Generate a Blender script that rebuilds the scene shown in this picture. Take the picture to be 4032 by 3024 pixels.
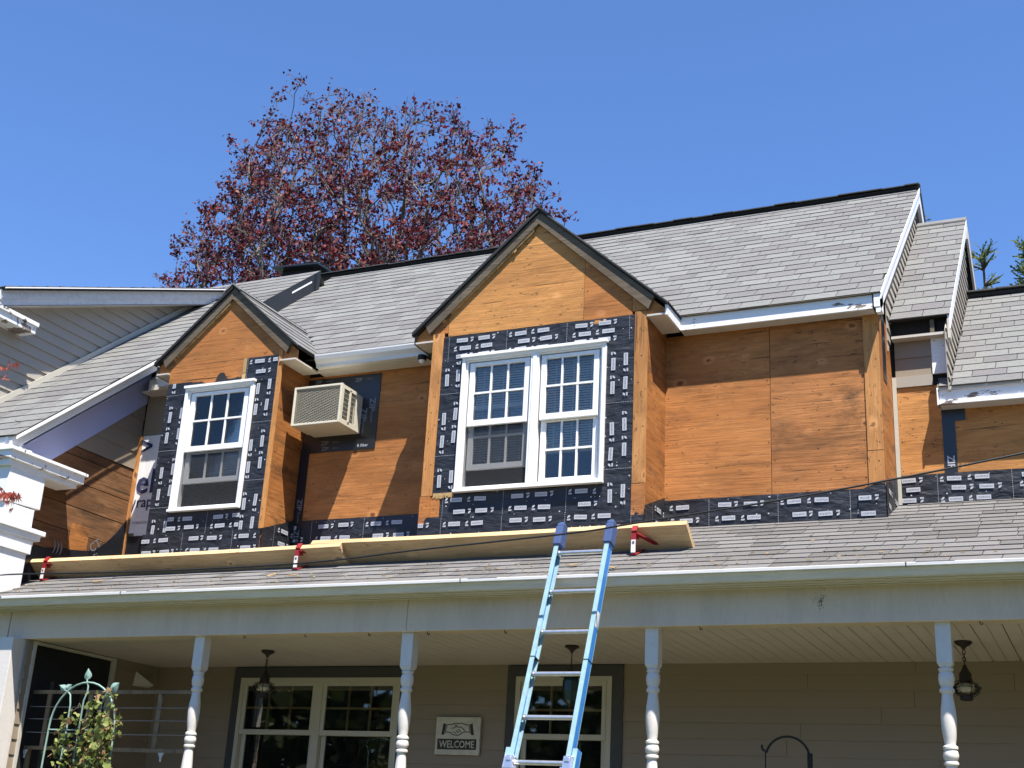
import bpy, bmesh, math, random
from mathutils import Vector, Matrix, noise
R = math.radians
random.seed(7)
for o in list(bpy.data.objects): bpy.data.objects.remove(o)
SC = bpy.context.scene
COL = SC.collection

# ------------------------------------------------------------------ camera, sky, sun, exposure
# eye at the world origin (1.65 m above the lawn); x runs along the facade, y into the house, z up
F_PX = 5080.0
YAW, PIT, ROL = -0.44310732, 0.34479855, -0.05560157
def cam_axes():
    cy, sy = math.cos(YAW), math.sin(YAW)
    f = Vector((sy*math.cos(PIT), cy*math.cos(PIT), math.sin(PIT)))
    r = Vector((cy, -sy, 0)); d = f.cross(r)
    return (math.cos(ROL)*r + math.sin(ROL)*d), (-math.sin(ROL)*r + math.cos(ROL)*d), f
cr, cd, cf = cam_axes()
cam = bpy.data.cameras.new('camera'); cam.sensor_width = 36.0; cam.lens = F_PX/4032*36.0
cam.clip_start = 0.1; cam.clip_end = 2000
camo = bpy.data.objects.new('camera', cam); COL.objects.link(camo)
m = Matrix.Identity(4)
for i in range(3):
    m[i][0] = cr[i]; m[i][1] = -cd[i]; m[i][2] = -cf[i]
camo.matrix_world = m
SC.camera = camo

SUN = Vector((0.335, -0.33, 1.0)).normalized()          # towards the sun
w = bpy.data.worlds.new('World'); SC.world = w; w.use_nodes = True
nt = w.node_tree; nt.nodes.clear()
sky = nt.nodes.new('ShaderNodeTexSky'); sky.sky_type = 'NISHITA'; sky.sun_disc = False
sky.sun_elevation = math.asin(SUN.z); sky.sun_rotation = math.atan2(SUN.x, SUN.y)
sky.altitude = 0; sky.air_density = 1.0; sky.dust_density = 0.0; sky.ozone_density = 4.0
bg = nt.nodes.new('ShaderNodeBackground'); bg.inputs['Strength'].default_value = 0.079
wo = nt.nodes.new('ShaderNodeOutputWorld')
tint = nt.nodes.new('ShaderNodeMix'); tint.data_type = 'RGBA'; tint.blend_type = 'MULTIPLY'; tint.inputs[0].default_value = 1.0
tint.inputs[7].default_value = (0.80, 1.0, 1.30, 1)        # the camera's cool white balance
nt.links.new(sky.outputs[0], tint.inputs[6]); nt.links.new(tint.outputs[2], bg.inputs[0]); nt.links.new(bg.outputs[0], wo.inputs[0])

sl = bpy.data.lights.new('sun', 'SUN'); sl.energy = 5.0; sl.angle = R(0.53); sl.color = (1.0, 0.95, 0.87)
so = bpy.data.objects.new('sun', sl); COL.objects.link(so)
so.rotation_euler = SUN.to_track_quat('Z', 'Y').to_euler(); so.location = (8, -8, 30)

SC.view_settings.view_transform = 'Standard'; SC.view_settings.look = 'None'
SC.view_settings.exposure = 1.15; SC.view_settings.gamma = 1.0; SC.view_settings.use_curve_mapping = False
SC.render.engine = 'CYCLES'
SC.cycles.max_bounces = 8; SC.cycles.transparent_max_bounces = 12
SC.cycles.use_denoising = True

# ------------------------------------------------------------------ helpers
def new_mat(name):
    mt = bpy.data.materials.new(name); mt.use_nodes = True
    n = mt.node_tree; n.nodes.clear()
    out = n.nodes.new('ShaderNodeOutputMaterial'); b = n.nodes.new('ShaderNodeBsdfPrincipled')
    n.links.new(b.outputs[0], out.inputs[0])
    return mt, n, b
class NT:
    """tiny node-graph writer"""
    def __init__(s, n): s.n = n
    def node(s, t, **kw):
        nd = s.n.nodes.new(t)
        for k, v in kw.items(): setattr(nd, k, v)
        return nd
    def link(s, a, b): s.n.links.new(a, b)
    def coord(s, scale=(1, 1, 1), rnd=False):
        tc = s.node('ShaderNodeTexCoord'); mp = s.node('ShaderNodeMapping'); mp.inputs['Scale'].default_value = scale
        s.link(tc.outputs['Object'], mp.inputs[0])
        if rnd:
            oi = s.node('ShaderNodeObjectInfo'); ml = s.node('ShaderNodeVectorMath', operation='SCALE')
            ml.inputs[0].default_value = (37, 53, 71); s.link(oi.outputs['Random'], ml.inputs['Scale'])
            s.link(ml.outputs[0], mp.inputs['Location'])
        return mp.outputs[0]
    def noise(s, vec, scale, detail=4, rough=.55, dist=0):
        nd = s.node('ShaderNodeTexNoise'); nd.inputs['Scale'].default_value = scale; nd.inputs['Detail'].default_value = detail
        nd.inputs['Roughness'].default_value = rough; nd.inputs['Distortion'].default_value = dist
        s.link(vec, nd.inputs['Vector']); return nd.outputs['Fac']
    def ramp(s, fac, stops):
        r = s.node('ShaderNodeValToRGB'); e = r.color_ramp.elements
        while len(e) < len(stops): e.new(.5)
        for i, (p, c) in enumerate(stops):
            e[i].position = p; e[i].color = (*c, 1) if len(c) == 3 else c
        s.link(fac, r.inputs[0]); return r.outputs[0]
    def mix(s, fac, a, b, mode='MIX'):
        x = s.node('ShaderNodeMix', data_type='RGBA', blend_type=mode)
        for sock, v in ((0, fac), (6, a), (7, b)):
            if hasattr(v, 'is_linked'): s.link(v, x.inputs[sock])
            elif isinstance(v, (int, float)): x.inputs[sock].default_value = v
            else: x.inputs[sock].default_value = (*v, 1)
        return x.outputs[2]
    def math(s, op, a, b=0.0):
        x = s.node('ShaderNodeMath', operation=op)
        for i, v in enumerate((a, b)):
            if hasattr(v, 'is_linked'): s.link(v, x.inputs[i])
            else: x.inputs[i].default_value = v
        return x.outputs[0]
    def bump(s, h, strength, dist=.01):
        x = s.node('ShaderNodeBump'); x.inputs['Strength'].default_value = strength; x.inputs['Distance'].default_value = dist
        s.link(h, x.inputs['Height']); return x.outputs[0]

def painted(name, base, dirt=(.25, .22, .17), amt=.35, rough=.5, sc=3.0, spec=.4, streak=(1, 1, 1)):
    mt, n, b = new_mat(name); t = NT(n)
    v = t.coord(streak)
    f = t.noise(v, sc, 6, .65)
    fine = t.noise(v, sc*14, 3)
    c = t.mix(t.ramp(f, [(.45, (0, 0, 0)), (.8, (amt, amt, amt))]), base, tuple(base[i]*.35+dirt[i]*.5 for i in range(3)))
    c = t.mix(t.ramp(fine, [(.3, (0, 0, 0)), (.75, (.12, .12, .12))]), c, dirt)
    t.link(c, b.inputs['Base Color']); b.inputs['Roughness'].default_value = rough
    b.inputs['Specular IOR Level'].default_value = spec
    t.link(t.bump(fine, .15, .004), b.inputs['Normal'])
    return mt
def plain(name, base, rough=.5, metal=0.0, spec=.5):
    mt, n, b = new_mat(name); t = NT(n)
    v = t.coord((1, 1, 1)); f = t.noise(v, 22, 4)
    c = t.mix(t.ramp(f, [(.3, (0, 0, 0)), (.8, (1, 1, 1))]), tuple(x*.86 for x in base), tuple(min(1, x*1.1) for x in base))
    t.link(c, b.inputs['Base Color']); b.inputs['Roughness'].default_value = rough; b.inputs['Metallic'].default_value = metal
    b.inputs['Specular IOR Level'].default_value = spec
    return mt
def wood(name, ca, cb, grain='x', stain=.5, rough=.75, knots=True, dark=(.045, .026, .014), spec=.25, seed=0.0):
    """grain direction: world axis along which the figure is stretched"""
    mt, n, b = new_mat(name); t = NT(n)
    A = lambda lo, hi: {'x': (lo, hi, hi), 'y': (hi, lo, hi), 'z': (hi, hi, lo)}[grain]
    g = t.noise(t.coord(A(.75, 7), True), 2.0, 8, .66, 2.2)          # figure
    fine = t.noise(t.coord(A(3, 70), True), 2.0, 3, .6, .3)          # pores
    broad = t.noise(t.coord(A(.7, 2.0), True), 1.1, 5, .6, 1.2)      # blotches
    c = t.mix(t.ramp(g, [(.30, (0, 0, 0)), (.58, (1, 1, 1))]), tuple(x*.66 for x in ca), ca)
    c = t.mix(t.ramp(broad, [(.38, (0, 0, 0)), (.62, (1, 1, 1))]), c, t.mix(.55, c, cb))
    c = t.mix(t.ramp(broad, [(.24, (.5, .5, .5)), (.40, (0, 0, 0))]), c, tuple(min(1, x*1.35+.03) for x in ca))
    c = t.mix(t.ramp(fine, [(.35, (.28, .28, .28)), (.6, (0, 0, 0))]), c, tuple(x*.45 for x in cb))
    ck = t.noise(t.coord(A(.55, 26), True), 1.3, 4, .55, .5)         # dark checks along the grain
    ckm = t.noise(t.coord(A(.8, 1.6), True), 1.7, 3)
    ckf = t.math('MULTIPLY', t.ramp(ck, [(.64, (0, 0, 0)), (.685, (1, 1, 1))]), t.ramp(ckm, [(.42, (0, 0, 0)), (.52, (1, 1, 1))]))
    c = t.mix(t.math('MULTIPLY', ckf, .85), c, tuple(x*.9 for x in dark))
    if knots:
        vo = t.node('ShaderNodeTexVoronoi'); vo.inputs['Scale'].default_value = 1.0; vo.inputs['Randomness'].default_value = 1.0
        kv = t.coord(A(2.6, 3.6), True)
        dn = t.node('ShaderNodeTexNoise'); dn.inputs['Scale'].default_value = 5; t.link(kv, dn.inputs['Vector'])
        ad = t.node('ShaderNodeVectorMath', operation='MULTIPLY_ADD'); ad.inputs[1].default_value = (.10, .10, .10)
        t.link(dn.outputs['Color'], ad.inputs[0]); t.link(kv, ad.inputs[2]); t.link(ad.outputs[0], vo.inputs['Vector'])
        sepc = t.node('ShaderNodeSeparateColor'); t.link(vo.outputs['Color'], sepc.inputs[0])
        on = t.ramp(sepc.outputs[0], [(.30, (0, 0, 0)), (.34, (1, 1, 1))])
        d_ = vo.outputs['Distance']
        halo = t.math('MULTIPLY', t.ramp(d_, [(.07, (0, 0, 0)), (.10, (.55, .55, .55)), (.20, (0, 0, 0))]), on)
        c = t.mix(halo, c, tuple(min(1, x*1.25+.03) for x in ca))
        k = t.math('MULTIPLY', t.ramp(d_, [(.035, (1, 1, 1)), (.055, (.45, .45, .45)), (.075, (.75, .75, .75)), (.092, (0, 0, 0))]), on)
        c = t.mix(k, c, tuple(x*.22 for x in ca))
    sn = t.noise(t.coord(A(.8, 2.6), True), 1.6, 9, .74, .8)         # weather stains
    c = t.mix(t.ramp(sn, [(.50, (0, 0, 0)), (.62, (stain*.55,)*3), (.70, (stain,)*3)]), c, tuple(x*1.3 for x in dark))
    big = t.noise(t.coord(A(.5, 1.1), True), 1.3, 4, .6, .6)
    c = t.mix(t.ramp(big, [(.47, (0, 0, 0)), (.66, (.42, .42, .42))]), c, tuple(x*.42 for x in cb))
    sp = t.noise(t.coord(A(6, 16), True), 2.2, 3, .6)                # mould specks
    spm = t.noise(t.coord((1.6, 1.6, 1.6), True), 1.5, 3)
    c = t.mix(t.math('MULTIPLY', t.ramp(sp, [(.62, (0, 0, 0)), (.66, (.6, .6, .6))]), t.ramp(spm, [(.45, (0, 0, 0)), (.55, (1, 1, 1))])), c, dark)
    t.link(c, b.inputs['Base Color']); b.inputs['Roughness'].default_value = rough; b.inputs['Specular IOR Level'].default_value = spec
    t.link(t.bump(t.math('ADD', g, t.math('MULTIPLY', ck, -1.2)), .45, .006), b.inputs['Normal'])
    return mt
def shingle_mat(name, stops):
    mt, n, b = new_mat(name); t = NT(n)
    oi = t.node('ShaderNodeObjectInfo'); ge = t.node('ShaderNodeNewGeometry')
    r = t.math('FRACT', t.math('ADD', oi.outputs['Random'], ge.outputs['Random Per Island']))
    c = t.ramp(r, stops)
    v = t.coord((1, 1, 1)); sp = t.noise(v, 260, 2); lo = t.noise(v, 3.2, 5)
    c = t.mix(t.ramp(sp, [(.3, (0, 0, 0)), (.7, (1, 1, 1))]), t.mix(.42, c, (0.01, .01, .01)), t.mix(.10, c, (.9, .9, .9)))
    c = t.mix(t.ramp(lo, [(.5, (0, 0, 0)), (.75, (.35, .35, .35))]), c, (.07, .066, .055))
    t.link(c, b.inputs['Base Color']); b.inputs['Roughness'].default_value = .92; b.inputs['Specular IOR Level'].default_value = .2
    t.link(t.bump(sp, .5, .004), b.inputs['Normal'])
    return mt

class MB:
    """collects faces and links them as one mesh object"""
    def __init__(s): s.v = []; s.f = []; s.mi = []; s.cur = 0
    def mat(s, i): s.cur = i; return s
    def add(s, vs, fs):
        b = len(s.v); s.v += [tuple(x) for x in vs]; s.f += [tuple(b+i for i in f) for f in fs]; s.mi += [s.cur]*len(fs)
    def box(s, x0, x1, y0, y1, z0, z1):
        s.hexa([(x0, y0, z0), (x1, y0, z0), (x1, y1, z0), (x0, y1, z0), (x0, y0, z1), (x1, y0, z1), (x1, y1, z1), (x0, y1, z1)])
    def hexa(s, p):
        s.add(p, [(0, 3, 2, 1), (4, 5, 6, 7), (0, 1, 5, 4), (1, 2, 6, 5), (2, 3, 7, 6), (3, 0, 4, 7)])
    def obox(s, c, ax, ay, az):      # centre and three half-axis vectors
        c = Vector(c); ax, ay, az = Vector(ax), Vector(ay), Vector(az)
        s.hexa([c-ax-ay-az, c+ax-ay-az, c+ax+ay-az, c-ax+ay-az, c-ax-ay+az, c+ax-ay+az, c+ax+ay+az, c-ax+ay+az])
    def prism(s, poly, off):         # polygon (3-d points) extruded by a vector
        off = Vector(off); n = len(poly); a = [Vector(p) for p in poly]
        s.add(a+[p+off for p in a], [tuple(range(n)), tuple(range(2*n-1, n-1, -1))]+[(i, i+n, (i+1) % n+n, (i+1) % n) for i in range(n)])
    def tube(s, path, r, seg=8, cap=True):
        path = [Vector(p) for p in path]; rs = r if isinstance(r, (list, tuple)) else [r]*len(path)
        rings = []
        prev = None
        for i, p in enumerate(path):
            d = (path[min(i+1, len(path)-1)]-path[max(i-1, 0)])
            d = d.normalized() if d.length > 1e-9 else Vector((0, 0, 1))
            if prev is None:
                a = d.cross(Vector((0, 0, 1)));
                if a.length < .05: a = d.cross(Vector((1, 0, 0)))
            else: a = prev - d*prev.dot(d)
            a = a.normalized(); prev = a; b = d.cross(a)
            rings.append([p+(a*math.cos(2*math.pi*k/seg)+b*math.sin(2*math.pi*k/seg))*rs[i] for k in range(seg)])
        vs = [q for rg in rings for q in rg]; fs = []
        for i in range(len(rings)-1):
            for k in range(seg):
                fs.append((i*seg+k, i*seg+(k+1) % seg, (i+1)*seg+(k+1) % seg, (i+1)*seg+k))
        if cap: fs += [tuple(range(seg-1, -1, -1)), tuple((len(rings)-1)*seg+k for k in range(seg))]
        s.add(vs, fs)
    def lathe(s, x, y, prof, seg=20):  # prof: (radius, z) from top to bottom
        vs = []; fs = []
        for r, z in prof:
            vs += [(x+r*math.cos(2*math.pi*k/seg), y+r*math.sin(2*math.pi*k/seg), z) for k in range(seg)]
        for i in range(len(prof)-1):
            for k in range(seg):
                fs.append((i*seg+k, (i+1)*seg+k, (i+1)*seg+(k+1) % seg, i*seg+(k+1) % seg))
        fs += [tuple(range(seg)), tuple((len(prof)-1)*seg+k for k in range(seg-1, -1, -1))]
        s.add(vs, fs)
    def build(s, name, mats, parent=None, smooth=False, bevel=0, fix=True):
        me = bpy.data.meshes.new(name); me.from_pydata(s.v, [], s.f)
        mats = mats if isinstance(mats, (list, tuple)) else [mats]
        for x in mats: me.materials.append(x)
        if len(mats) > 1: me.polygons.foreach_set('material_index', s.mi)
        if fix:
            bm = bmesh.new(); bm.from_mesh(me); bmesh.ops.recalc_face_normals(bm, faces=bm.faces); bm.to_mesh(me); bm.free()
        if smooth:
            me.polygons.foreach_set('use_smooth', [True]*len(me.polygons))
            try: me.set_sharp_from_angle(angle=R(40))
            except Exception: pass
        me.update()
        o = bpy.data.objects.new(name, me); link(o, parent)
        if bevel:
            bv = o.modifiers.new('bevel', 'BEVEL'); bv.width = bevel; bv.segments = 2; bv.limit_method = 'ANGLE'
        return o
def world_of(o):
    return o['_w'] if '_w' in o else None
def link(o, parent=None):
    COL.objects.link(o)
    if parent is not None:
        o.parent = parent
        # every mesh is built in world coordinates: cancel the offset of the thing's Empty
        root = parent
        o.matrix_parent_inverse = Matrix.Translation(-parent.location) if parent.type == 'EMPTY' else Matrix.Identity(4)
    return o
def tag(o, label=None, cat=None, group=None, kind=None):
    if label: o['label'] = label
    if cat: o['category'] = cat
    if group: o['group'] = group
    if kind: o['kind'] = kind
    return o
def thing(name, label, cat, loc, group=None):
    o = bpy.data.objects.new(name, None); COL.objects.link(o); o.location = loc; o.empty_display_size = .2
    return tag(o, label, cat, group)
def part(name, mb, mats, parent, **kw): return mb.build(name, mats, parent, **kw)
def boxpart(name, parent, mat, x0, x1, y0, y1, z0, z1, bevel=0):
    b = MB(); b.box(x0, x1, y0, y1, z0, z1); return b.build(name, mat, parent, bevel=bevel)
def clip(poly, a, b, c):             # keep a*u+b*v<=c
    out = []
    for i in range(len(poly)):
        p, q = poly[i], poly[(i+1) % len(poly)]
        dp, dq = a*p[0]+b*p[1]-c, a*q[0]+b*q[1]-c
        if dp <= 0: out.append(p)
        if dp*dq < 0:
            k = dp/(dp-dq); out.append((p[0]+k*(q[0]-p[0]), p[1]+k*(q[1]-p[1])))
    return out
TEXT = {}
def text_mesh(s, bold=0.0):
    """flat letters centred on the origin, cap height 1 (x,y plane) -> (verts, faces)"""
    k = (s, bold)
    if k not in TEXT:
        cu = bpy.data.curves.new('t', 'FONT'); cu.body = s; cu.size = 1.0; cu.resolution_u = 2; cu.offset = bold
        cu.align_x = 'CENTER'; cu.align_y = 'CENTER'
        o = bpy.data.objects.new('t', cu); COL.objects.link(o); bpy.context.view_layer.update()
        me = bpy.data.meshes.new_from_object(o.evaluated_get(bpy.context.evaluated_depsgraph_get()))
        vs = [v.co.copy() for v in me.vertices]; fs = [tuple(p.vertices) for p in me.polygons]
        xs = [v.x for v in vs]; ys = [v.y for v in vs]; h = max(ys)-min(ys) or 1
        cx, cy = (max(xs)+min(xs))/2, (max(ys)+min(ys))/2
        vs = [((v.x-cx)/h, (v.y-cy)/h) for v in vs]
        TEXT[k] = (vs, fs, (max(xs)-min(xs))/h)
        bpy.data.objects.remove(o); bpy.data.meshes.remove(me); bpy.data.curves.remove(cu)
    return TEXT[k]
def put_text(mb, s, org, U, V, height, bold=0.0, width=None):
    vs, fs, wd = text_mesh(s, bold); sx = height if width is None else width/wd
    org, U, V = Vector(org), Vector(U), Vector(V)
    mb.add([org+U*(x*sx)+V*(y*height) for x, y in vs], fs)

# ------------------------------------------------------------------ materials
M = {}
M['shingle'] = shingle_mat('shingle grey', [(0, (.118, .112, .110)), (.25, (.146, .142, .139)), (.5, (.160, .161, .152)), (.75, (.185, .186, .175)), (1, (.130, .121, .122))])
M['shingle_old'] = shingle_mat('shingle weathered', [(0, (.085, .078, .070)), (.3, (.13, .120, .110)), (.6, (.165, .158, .15)), (.85, (.145, .130, .124)), (1, (.105, .095, .086))])
M['underlay'] = plain('roofing underlay', (.02, .02, .02), .9)
M['ridge_dark'] = plain('dark ridge vent', (.012, .012, .014), .8)
M['white'] = painted('white paint', (.80, .80, .79), amt=.22)
M['white_clean'] = painted('white vinyl', (.86, .86, .85), amt=.06, rough=.35)
M['peeling'] = None
M['soffit'] = painted('soffit paint', (.58, .54, .48), amt=.4)
M['blue_soffit'] = painted('blue shaded white paint', (.40, .43, .66), amt=.15)  # white paint with its bluish shade put into the colour
M['gutter'] = painted('gutter aluminium paint', (.70, .69, .68), dirt=(.12, .11, .09), amt=.45, rough=.35, streak=(.6, 4, 6))
M['beam'] = painted('porch beam paint', (.70, .57, .44), dirt=(.22, .20, .15), amt=.42, sc=1.4, streak=(3.5, 3.5, .7))
M['ceil'] = painted('porch ceiling paint', (.60, .53, .475), amt=.3)
M['post'] = painted('post paint', (.70, .665, .63), amt=.16, rough=.4)
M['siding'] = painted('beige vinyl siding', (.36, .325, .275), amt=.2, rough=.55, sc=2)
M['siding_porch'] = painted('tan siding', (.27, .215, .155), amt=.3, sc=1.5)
M['trim_dark'] = painted('charcoal trim', (.055, .052, .055), dirt=(.1, .09, .08), amt=.4)
M['cream'] = painted('cream window frame', (.52, .49, .41), amt=.25)
M['ply'] = wood('plywood orange', (.50, .200, .058), (.42, .150, .038), 'x', .55)
M['ply_light'] = wood('plywood honey', (.64, .305, .098), (.54, .230, .064), 'x', .4)
M['ply_red'] = wood('plywood rust', (.49, .205, .068), (.37, .135, .038), 'x', .85)
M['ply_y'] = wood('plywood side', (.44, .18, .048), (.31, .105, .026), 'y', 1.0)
M['ply_mid'] = wood('plywood russet', (.52, .215, .066), (.41, .150, .040), 'x', .5)
M['stud'] = wood('corner board wood', (.60, .29, .10), (.50, .21, .062), 'z', .4)
M['sheath'] = wood('old board sheathing', (.24, .115, .048), (.13, .058, .024), 'y', 1.0, .85)
M['rake'] = wood('weathered rake board', (.17, .135, .095), (.11, .085, .06), 'x', .6, .9, knots=False)
M['fresh'] = wood('fresh pine', (.70, .50, .27), (.62, .42, .21), 'x', .15, dark=(.25, .13, .05))
M['splinter'] = wood('splintered wood', (.60, .42, .2), (.42, .26, .1), 'x', .5, knots=False)
M['membrane'] = None
M['label'] = plain('printed label', (.46, .475, .51), .5)
M['ink'] = plain('ink grey', (.10, .105, .13), .6)
M['tape'] = plain('black flashing tape', (.010, .011, .014), .38, spec=.6)
M['tape_print'] = plain('grey print', (.16, .17, .19), .6)
M['wrap'] = painted('house wrap', (.80, .80, .80), amt=.12, rough=.6)
M['wrap_ink'] = plain('blue print', (.025, .035, .10), .6)
M['dark'] = plain('dark interior', (.012, .012, .013), .9)
M['alu'] = plain('aluminium', (.72, .72, .74), .32, .85)
M['black_iron'] = plain('black iron', (.012, .011, .010), .55, .3)
M['bronze'] = plain('aged bronze', (.035, .026, .02), .5, .4)
M['ladder_face'] = plain('sunlit faded fibreglass', (.27, .43, .48), .6)  # front flange: fading plus the sun's paleness put into the colour
M['ladder_web'] = plain('blue fibreglass', (.04, .22, .62), .45)  # same fibreglass, the side's shaded deeper blue put into the colour
M['mitt'] = plain('navy cloth', (.05, .085, .21), .9)
M['red'] = plain('red enamel', (.27, .012, .016), .5)
M['sticker'] = plain('sticker', (.75, .75, .72), .5)
M['ac'] = painted('ac cabinet paint', (.66, .61, .48), dirt=(.2, .16, .1), amt=.3, rough=.45)
M['coil'] = plain('condenser coil', (.008, .009, .009), .6, .2)
M['verdigris'] = plain('verdigris metal', (.24, .36, .31), .65)
M['blind'] = plain('blind slat', (.86, .85, .83), .6)
M['curtain'] = plain('curtain', (.85, .85, .88), .9)
M['wire'] = plain('black cable', (.008, .008, .009), .5)
M['oldwood'] = wood('old trellis wood', (.34, .25, .15), (.24, .16, .09), 'z', .5, knots=False)
M['lichen'] = plain('lichen', (.26, .24, .15), .9)
M['sign'] = painted('sign board', (.60, .57, .48), dirt=(.25, .18, .1), amt=.6, sc=9)
M['sign_ink'] = plain('sign ink', (.04, .035, .03), .7)
M['sign_grey'] = plain('sign mid grey', (.22, .20, .17), .7)

def membrane_mat():
    mt, n, b = new_mat('flashing membrane'); t = NT(n)
    v = t.coord((1, 1, 1)); f = t.noise(v, 5, 6, .6, .8); g = t.noise(v, 60, 3)
    c = t.mix(t.ramp(f, [(.35, (0, 0, 0)), (.75, (1, 1, 1))]), (.009, .010, .0135), (.021, .023, .030))
    t.link(c, b.inputs['Base Color']); b.inputs['Roughness'].default_value = .5; b.inputs['Specular IOR Level'].default_value = .5
    wr = t.noise(t.coord((2.2, 2.2, 5), False), 3.0, 2, .5, .4)
    t.link(t.bump(t.math('ADD', wr, t.math('MULTIPLY', g, .03)), .55, .035), b.inputs['Normal'])
    return mt
M['membrane'] = membrane_mat()
def peel_mat():
    mt, n, b = new_mat('peeling white paint'); t = NT(n)
    v = t.coord((1.1, 3, 3.4)); f = t.noise(v, 2.3, 9, .68, .35); g = t.noise(v, 30, 3)
    wd = t.mix(t.ramp(g, [(.3, (0, 0, 0)), (.7, (1, 1, 1))]), (.10, .07, .05), (.30, .24, .19))
    c = t.mix(t.ramp(f, [(.56, (0, 0, 0)), (.575, (1, 1, 1))]), (.82, .81, .80), wd)
    t.link(c, b.inputs['Base Color']); b.inputs['Roughness'].default_value = .55
    t.link(t.bump(t.ramp(f, [(.59, (1, 1, 1)), (.62, (0, 0, 0))]), .5, .004), b.inputs['Normal'])
    return mt
M['peeling'] = peel_mat()
def glass_mat(name, tint):
    mt = bpy.data.materials.new(name); mt.use_nodes = True; n = mt.node_tree; n.nodes.clear(); t = NT(n)
    out = t.node('ShaderNodeOutputMaterial'); tr = t.node('ShaderNodeBsdfTransparent'); gl = t.node('ShaderNodeBsdfGlossy'); mx = t.node('ShaderNodeMixShader')
    tr.inputs[0].default_value = (*tint, 1); gl.inputs['Roughness'].default_value = .02; gl.inputs['Color'].default_value = (.96, .92, .86, 1)
    fr = t.node('ShaderNodeFresnel'); fr.inputs[0].default_value = 1.52
    f = t.math('MULTIPLY', fr.outputs[0], 1.5)
    wob = t.noise(t.coord((1, 1, 1)), 4, 2)
    bp = t.bump(wob, .012, .01); t.link(bp, gl.inputs['Normal'])
    t.link(f, mx.inputs[0]); t.link(tr.outputs[0], mx.inputs[1]); t.link(gl.outputs[0], mx.inputs[2]); t.link(mx.outputs[0], out.inputs[0])
    return mt
M['glass'] = glass_mat('window glass', (.82, .83, .82))
def screen_mat():
    mt = bpy.data.materials.new('insect screen'); mt.use_nodes = True; n = mt.node_tree; n.nodes.clear(); t = NT(n)
    out = t.node('ShaderNodeOutputMaterial'); tr = t.node('ShaderNodeBsdfTransparent'); d = t.node('ShaderNodeBsdfDiffuse'); mx = t.node('ShaderNodeMixShader')
    d.inputs[0].default_value = (.055, .058, .062, 1); mx.inputs[0].default_value = .30
    t.link(tr.outputs[0], mx.inputs[1]); t.link(d.outputs[0], mx.inputs[2]); t.link(mx.outputs[0], out.inputs[0]); return mt
M['screen'] = screen_mat()
M['globe'] = glass_mat('lantern glass', (.85, .83, .75))
def leaf_mat(name, stops, trans=.25):
    mt = bpy.data.materials.new(name); mt.use_nodes = True; n = mt.node_tree; n.nodes.clear(); t = NT(n)
    out = t.node('ShaderNodeOutputMaterial'); b = t.node('ShaderNodeBsdfPrincipled'); tl = t.node('ShaderNodeBsdfTranslucent'); mx = t.node('ShaderNodeMixShader')
    ge = t.node('ShaderNodeNewGeometry'); c = t.ramp(ge.outputs['Random Per Island'], stops)
    t.link(c, b.inputs['Base Color']); t.link(c, tl.inputs[0]); b.inputs['Roughness'].default_value = .6; b.inputs['Specular IOR Level'].default_value = .3
    mx.inputs[0].default_value = trans
    t.link(b.outputs[0], mx.inputs[1]); t.link(tl.outputs[0], mx.inputs[2]); t.link(mx.outputs[0], out.inputs[0]); return mt
M['red_leaf'] = leaf_mat('dark red leaf', [(0, (.028, .005, .008)), (.4, (.070, .008, .011)), (.78, (.135, .012, .015)), (.95, (.21, .026, .026)), (1, (.30, .11, .10))], .32)
M['bright_leaf'] = leaf_mat('coral maple leaf', [(0, (.30, .05, .04)), (.6, (.50, .11, .08)), (1, (.60, .19, .13))], .4)
M['ivy_leaf'] = leaf_mat('ivy leaf', [(0, (.09, .12, .025)), (.4, (.18, .22, .05)), (.74, (.28, .31, .10)), (.84, (.24, .13, .06)), (1, (.40, .28, .14))], .35)
M['green_leaf'] = leaf_mat('cypress spray', [(0, (.04, .075, .03)), (.6, (.11, .16, .04)), (1, (.24, .24, .06))], .4)
def bark_mat(name, a, bcol):
    mt, n, b = new_mat(name); t = NT(n); f = t.noise(t.coord((6, 6, 1.6)), 3, 6, .6)
    t.link(t.mix(t.ramp(f, [(.35, (0, 0, 0)), (.65, (1, 1, 1))]), a, bcol), b.inputs['Base Color']); b.inputs['Roughness'].default_value = .9
    return mt
M['bark'] = bark_mat('grey bark', (.05, .04, .036), (.17, .15, .13))
M['bark_dark'] = bark_mat('brown bark', (.06, .045, .03), (.13, .10, .07))
def lawn_mat():
    mt, n, b = new_mat('lawn'); t = NT(n); v = t.coord((1, 1, 1)); f = t.noise(v, .7, 6); g = t.noise(v, 40, 3)
    c = t.mix(f, (.03, .055, .016), (.075, .085, .035)); c = t.mix(t.ramp(g, [(.4, (0, 0, 0)), (.7, (.4, .4, .4))]), c, (.10, .09, .05))
    t.link(c, b.inputs['Base Color']); b.inputs['Roughness'].default_value = .95; return mt
M['lawn'] = lawn_mat()
M['concrete'] = painted('concrete paving', (.36, .34, .31), amt=.3, rough=.9, sc=1)

GZ = -1.65
# ------------------------------------------------------------------ ground
b = MB(); b.add([(-300, -300, GZ), (300, -300, GZ), (300, 400, GZ), (-300, 400, GZ)], [(0, 1, 2, 3)])
tag(b.build('lawn', M['lawn']), kind='structure')

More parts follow.
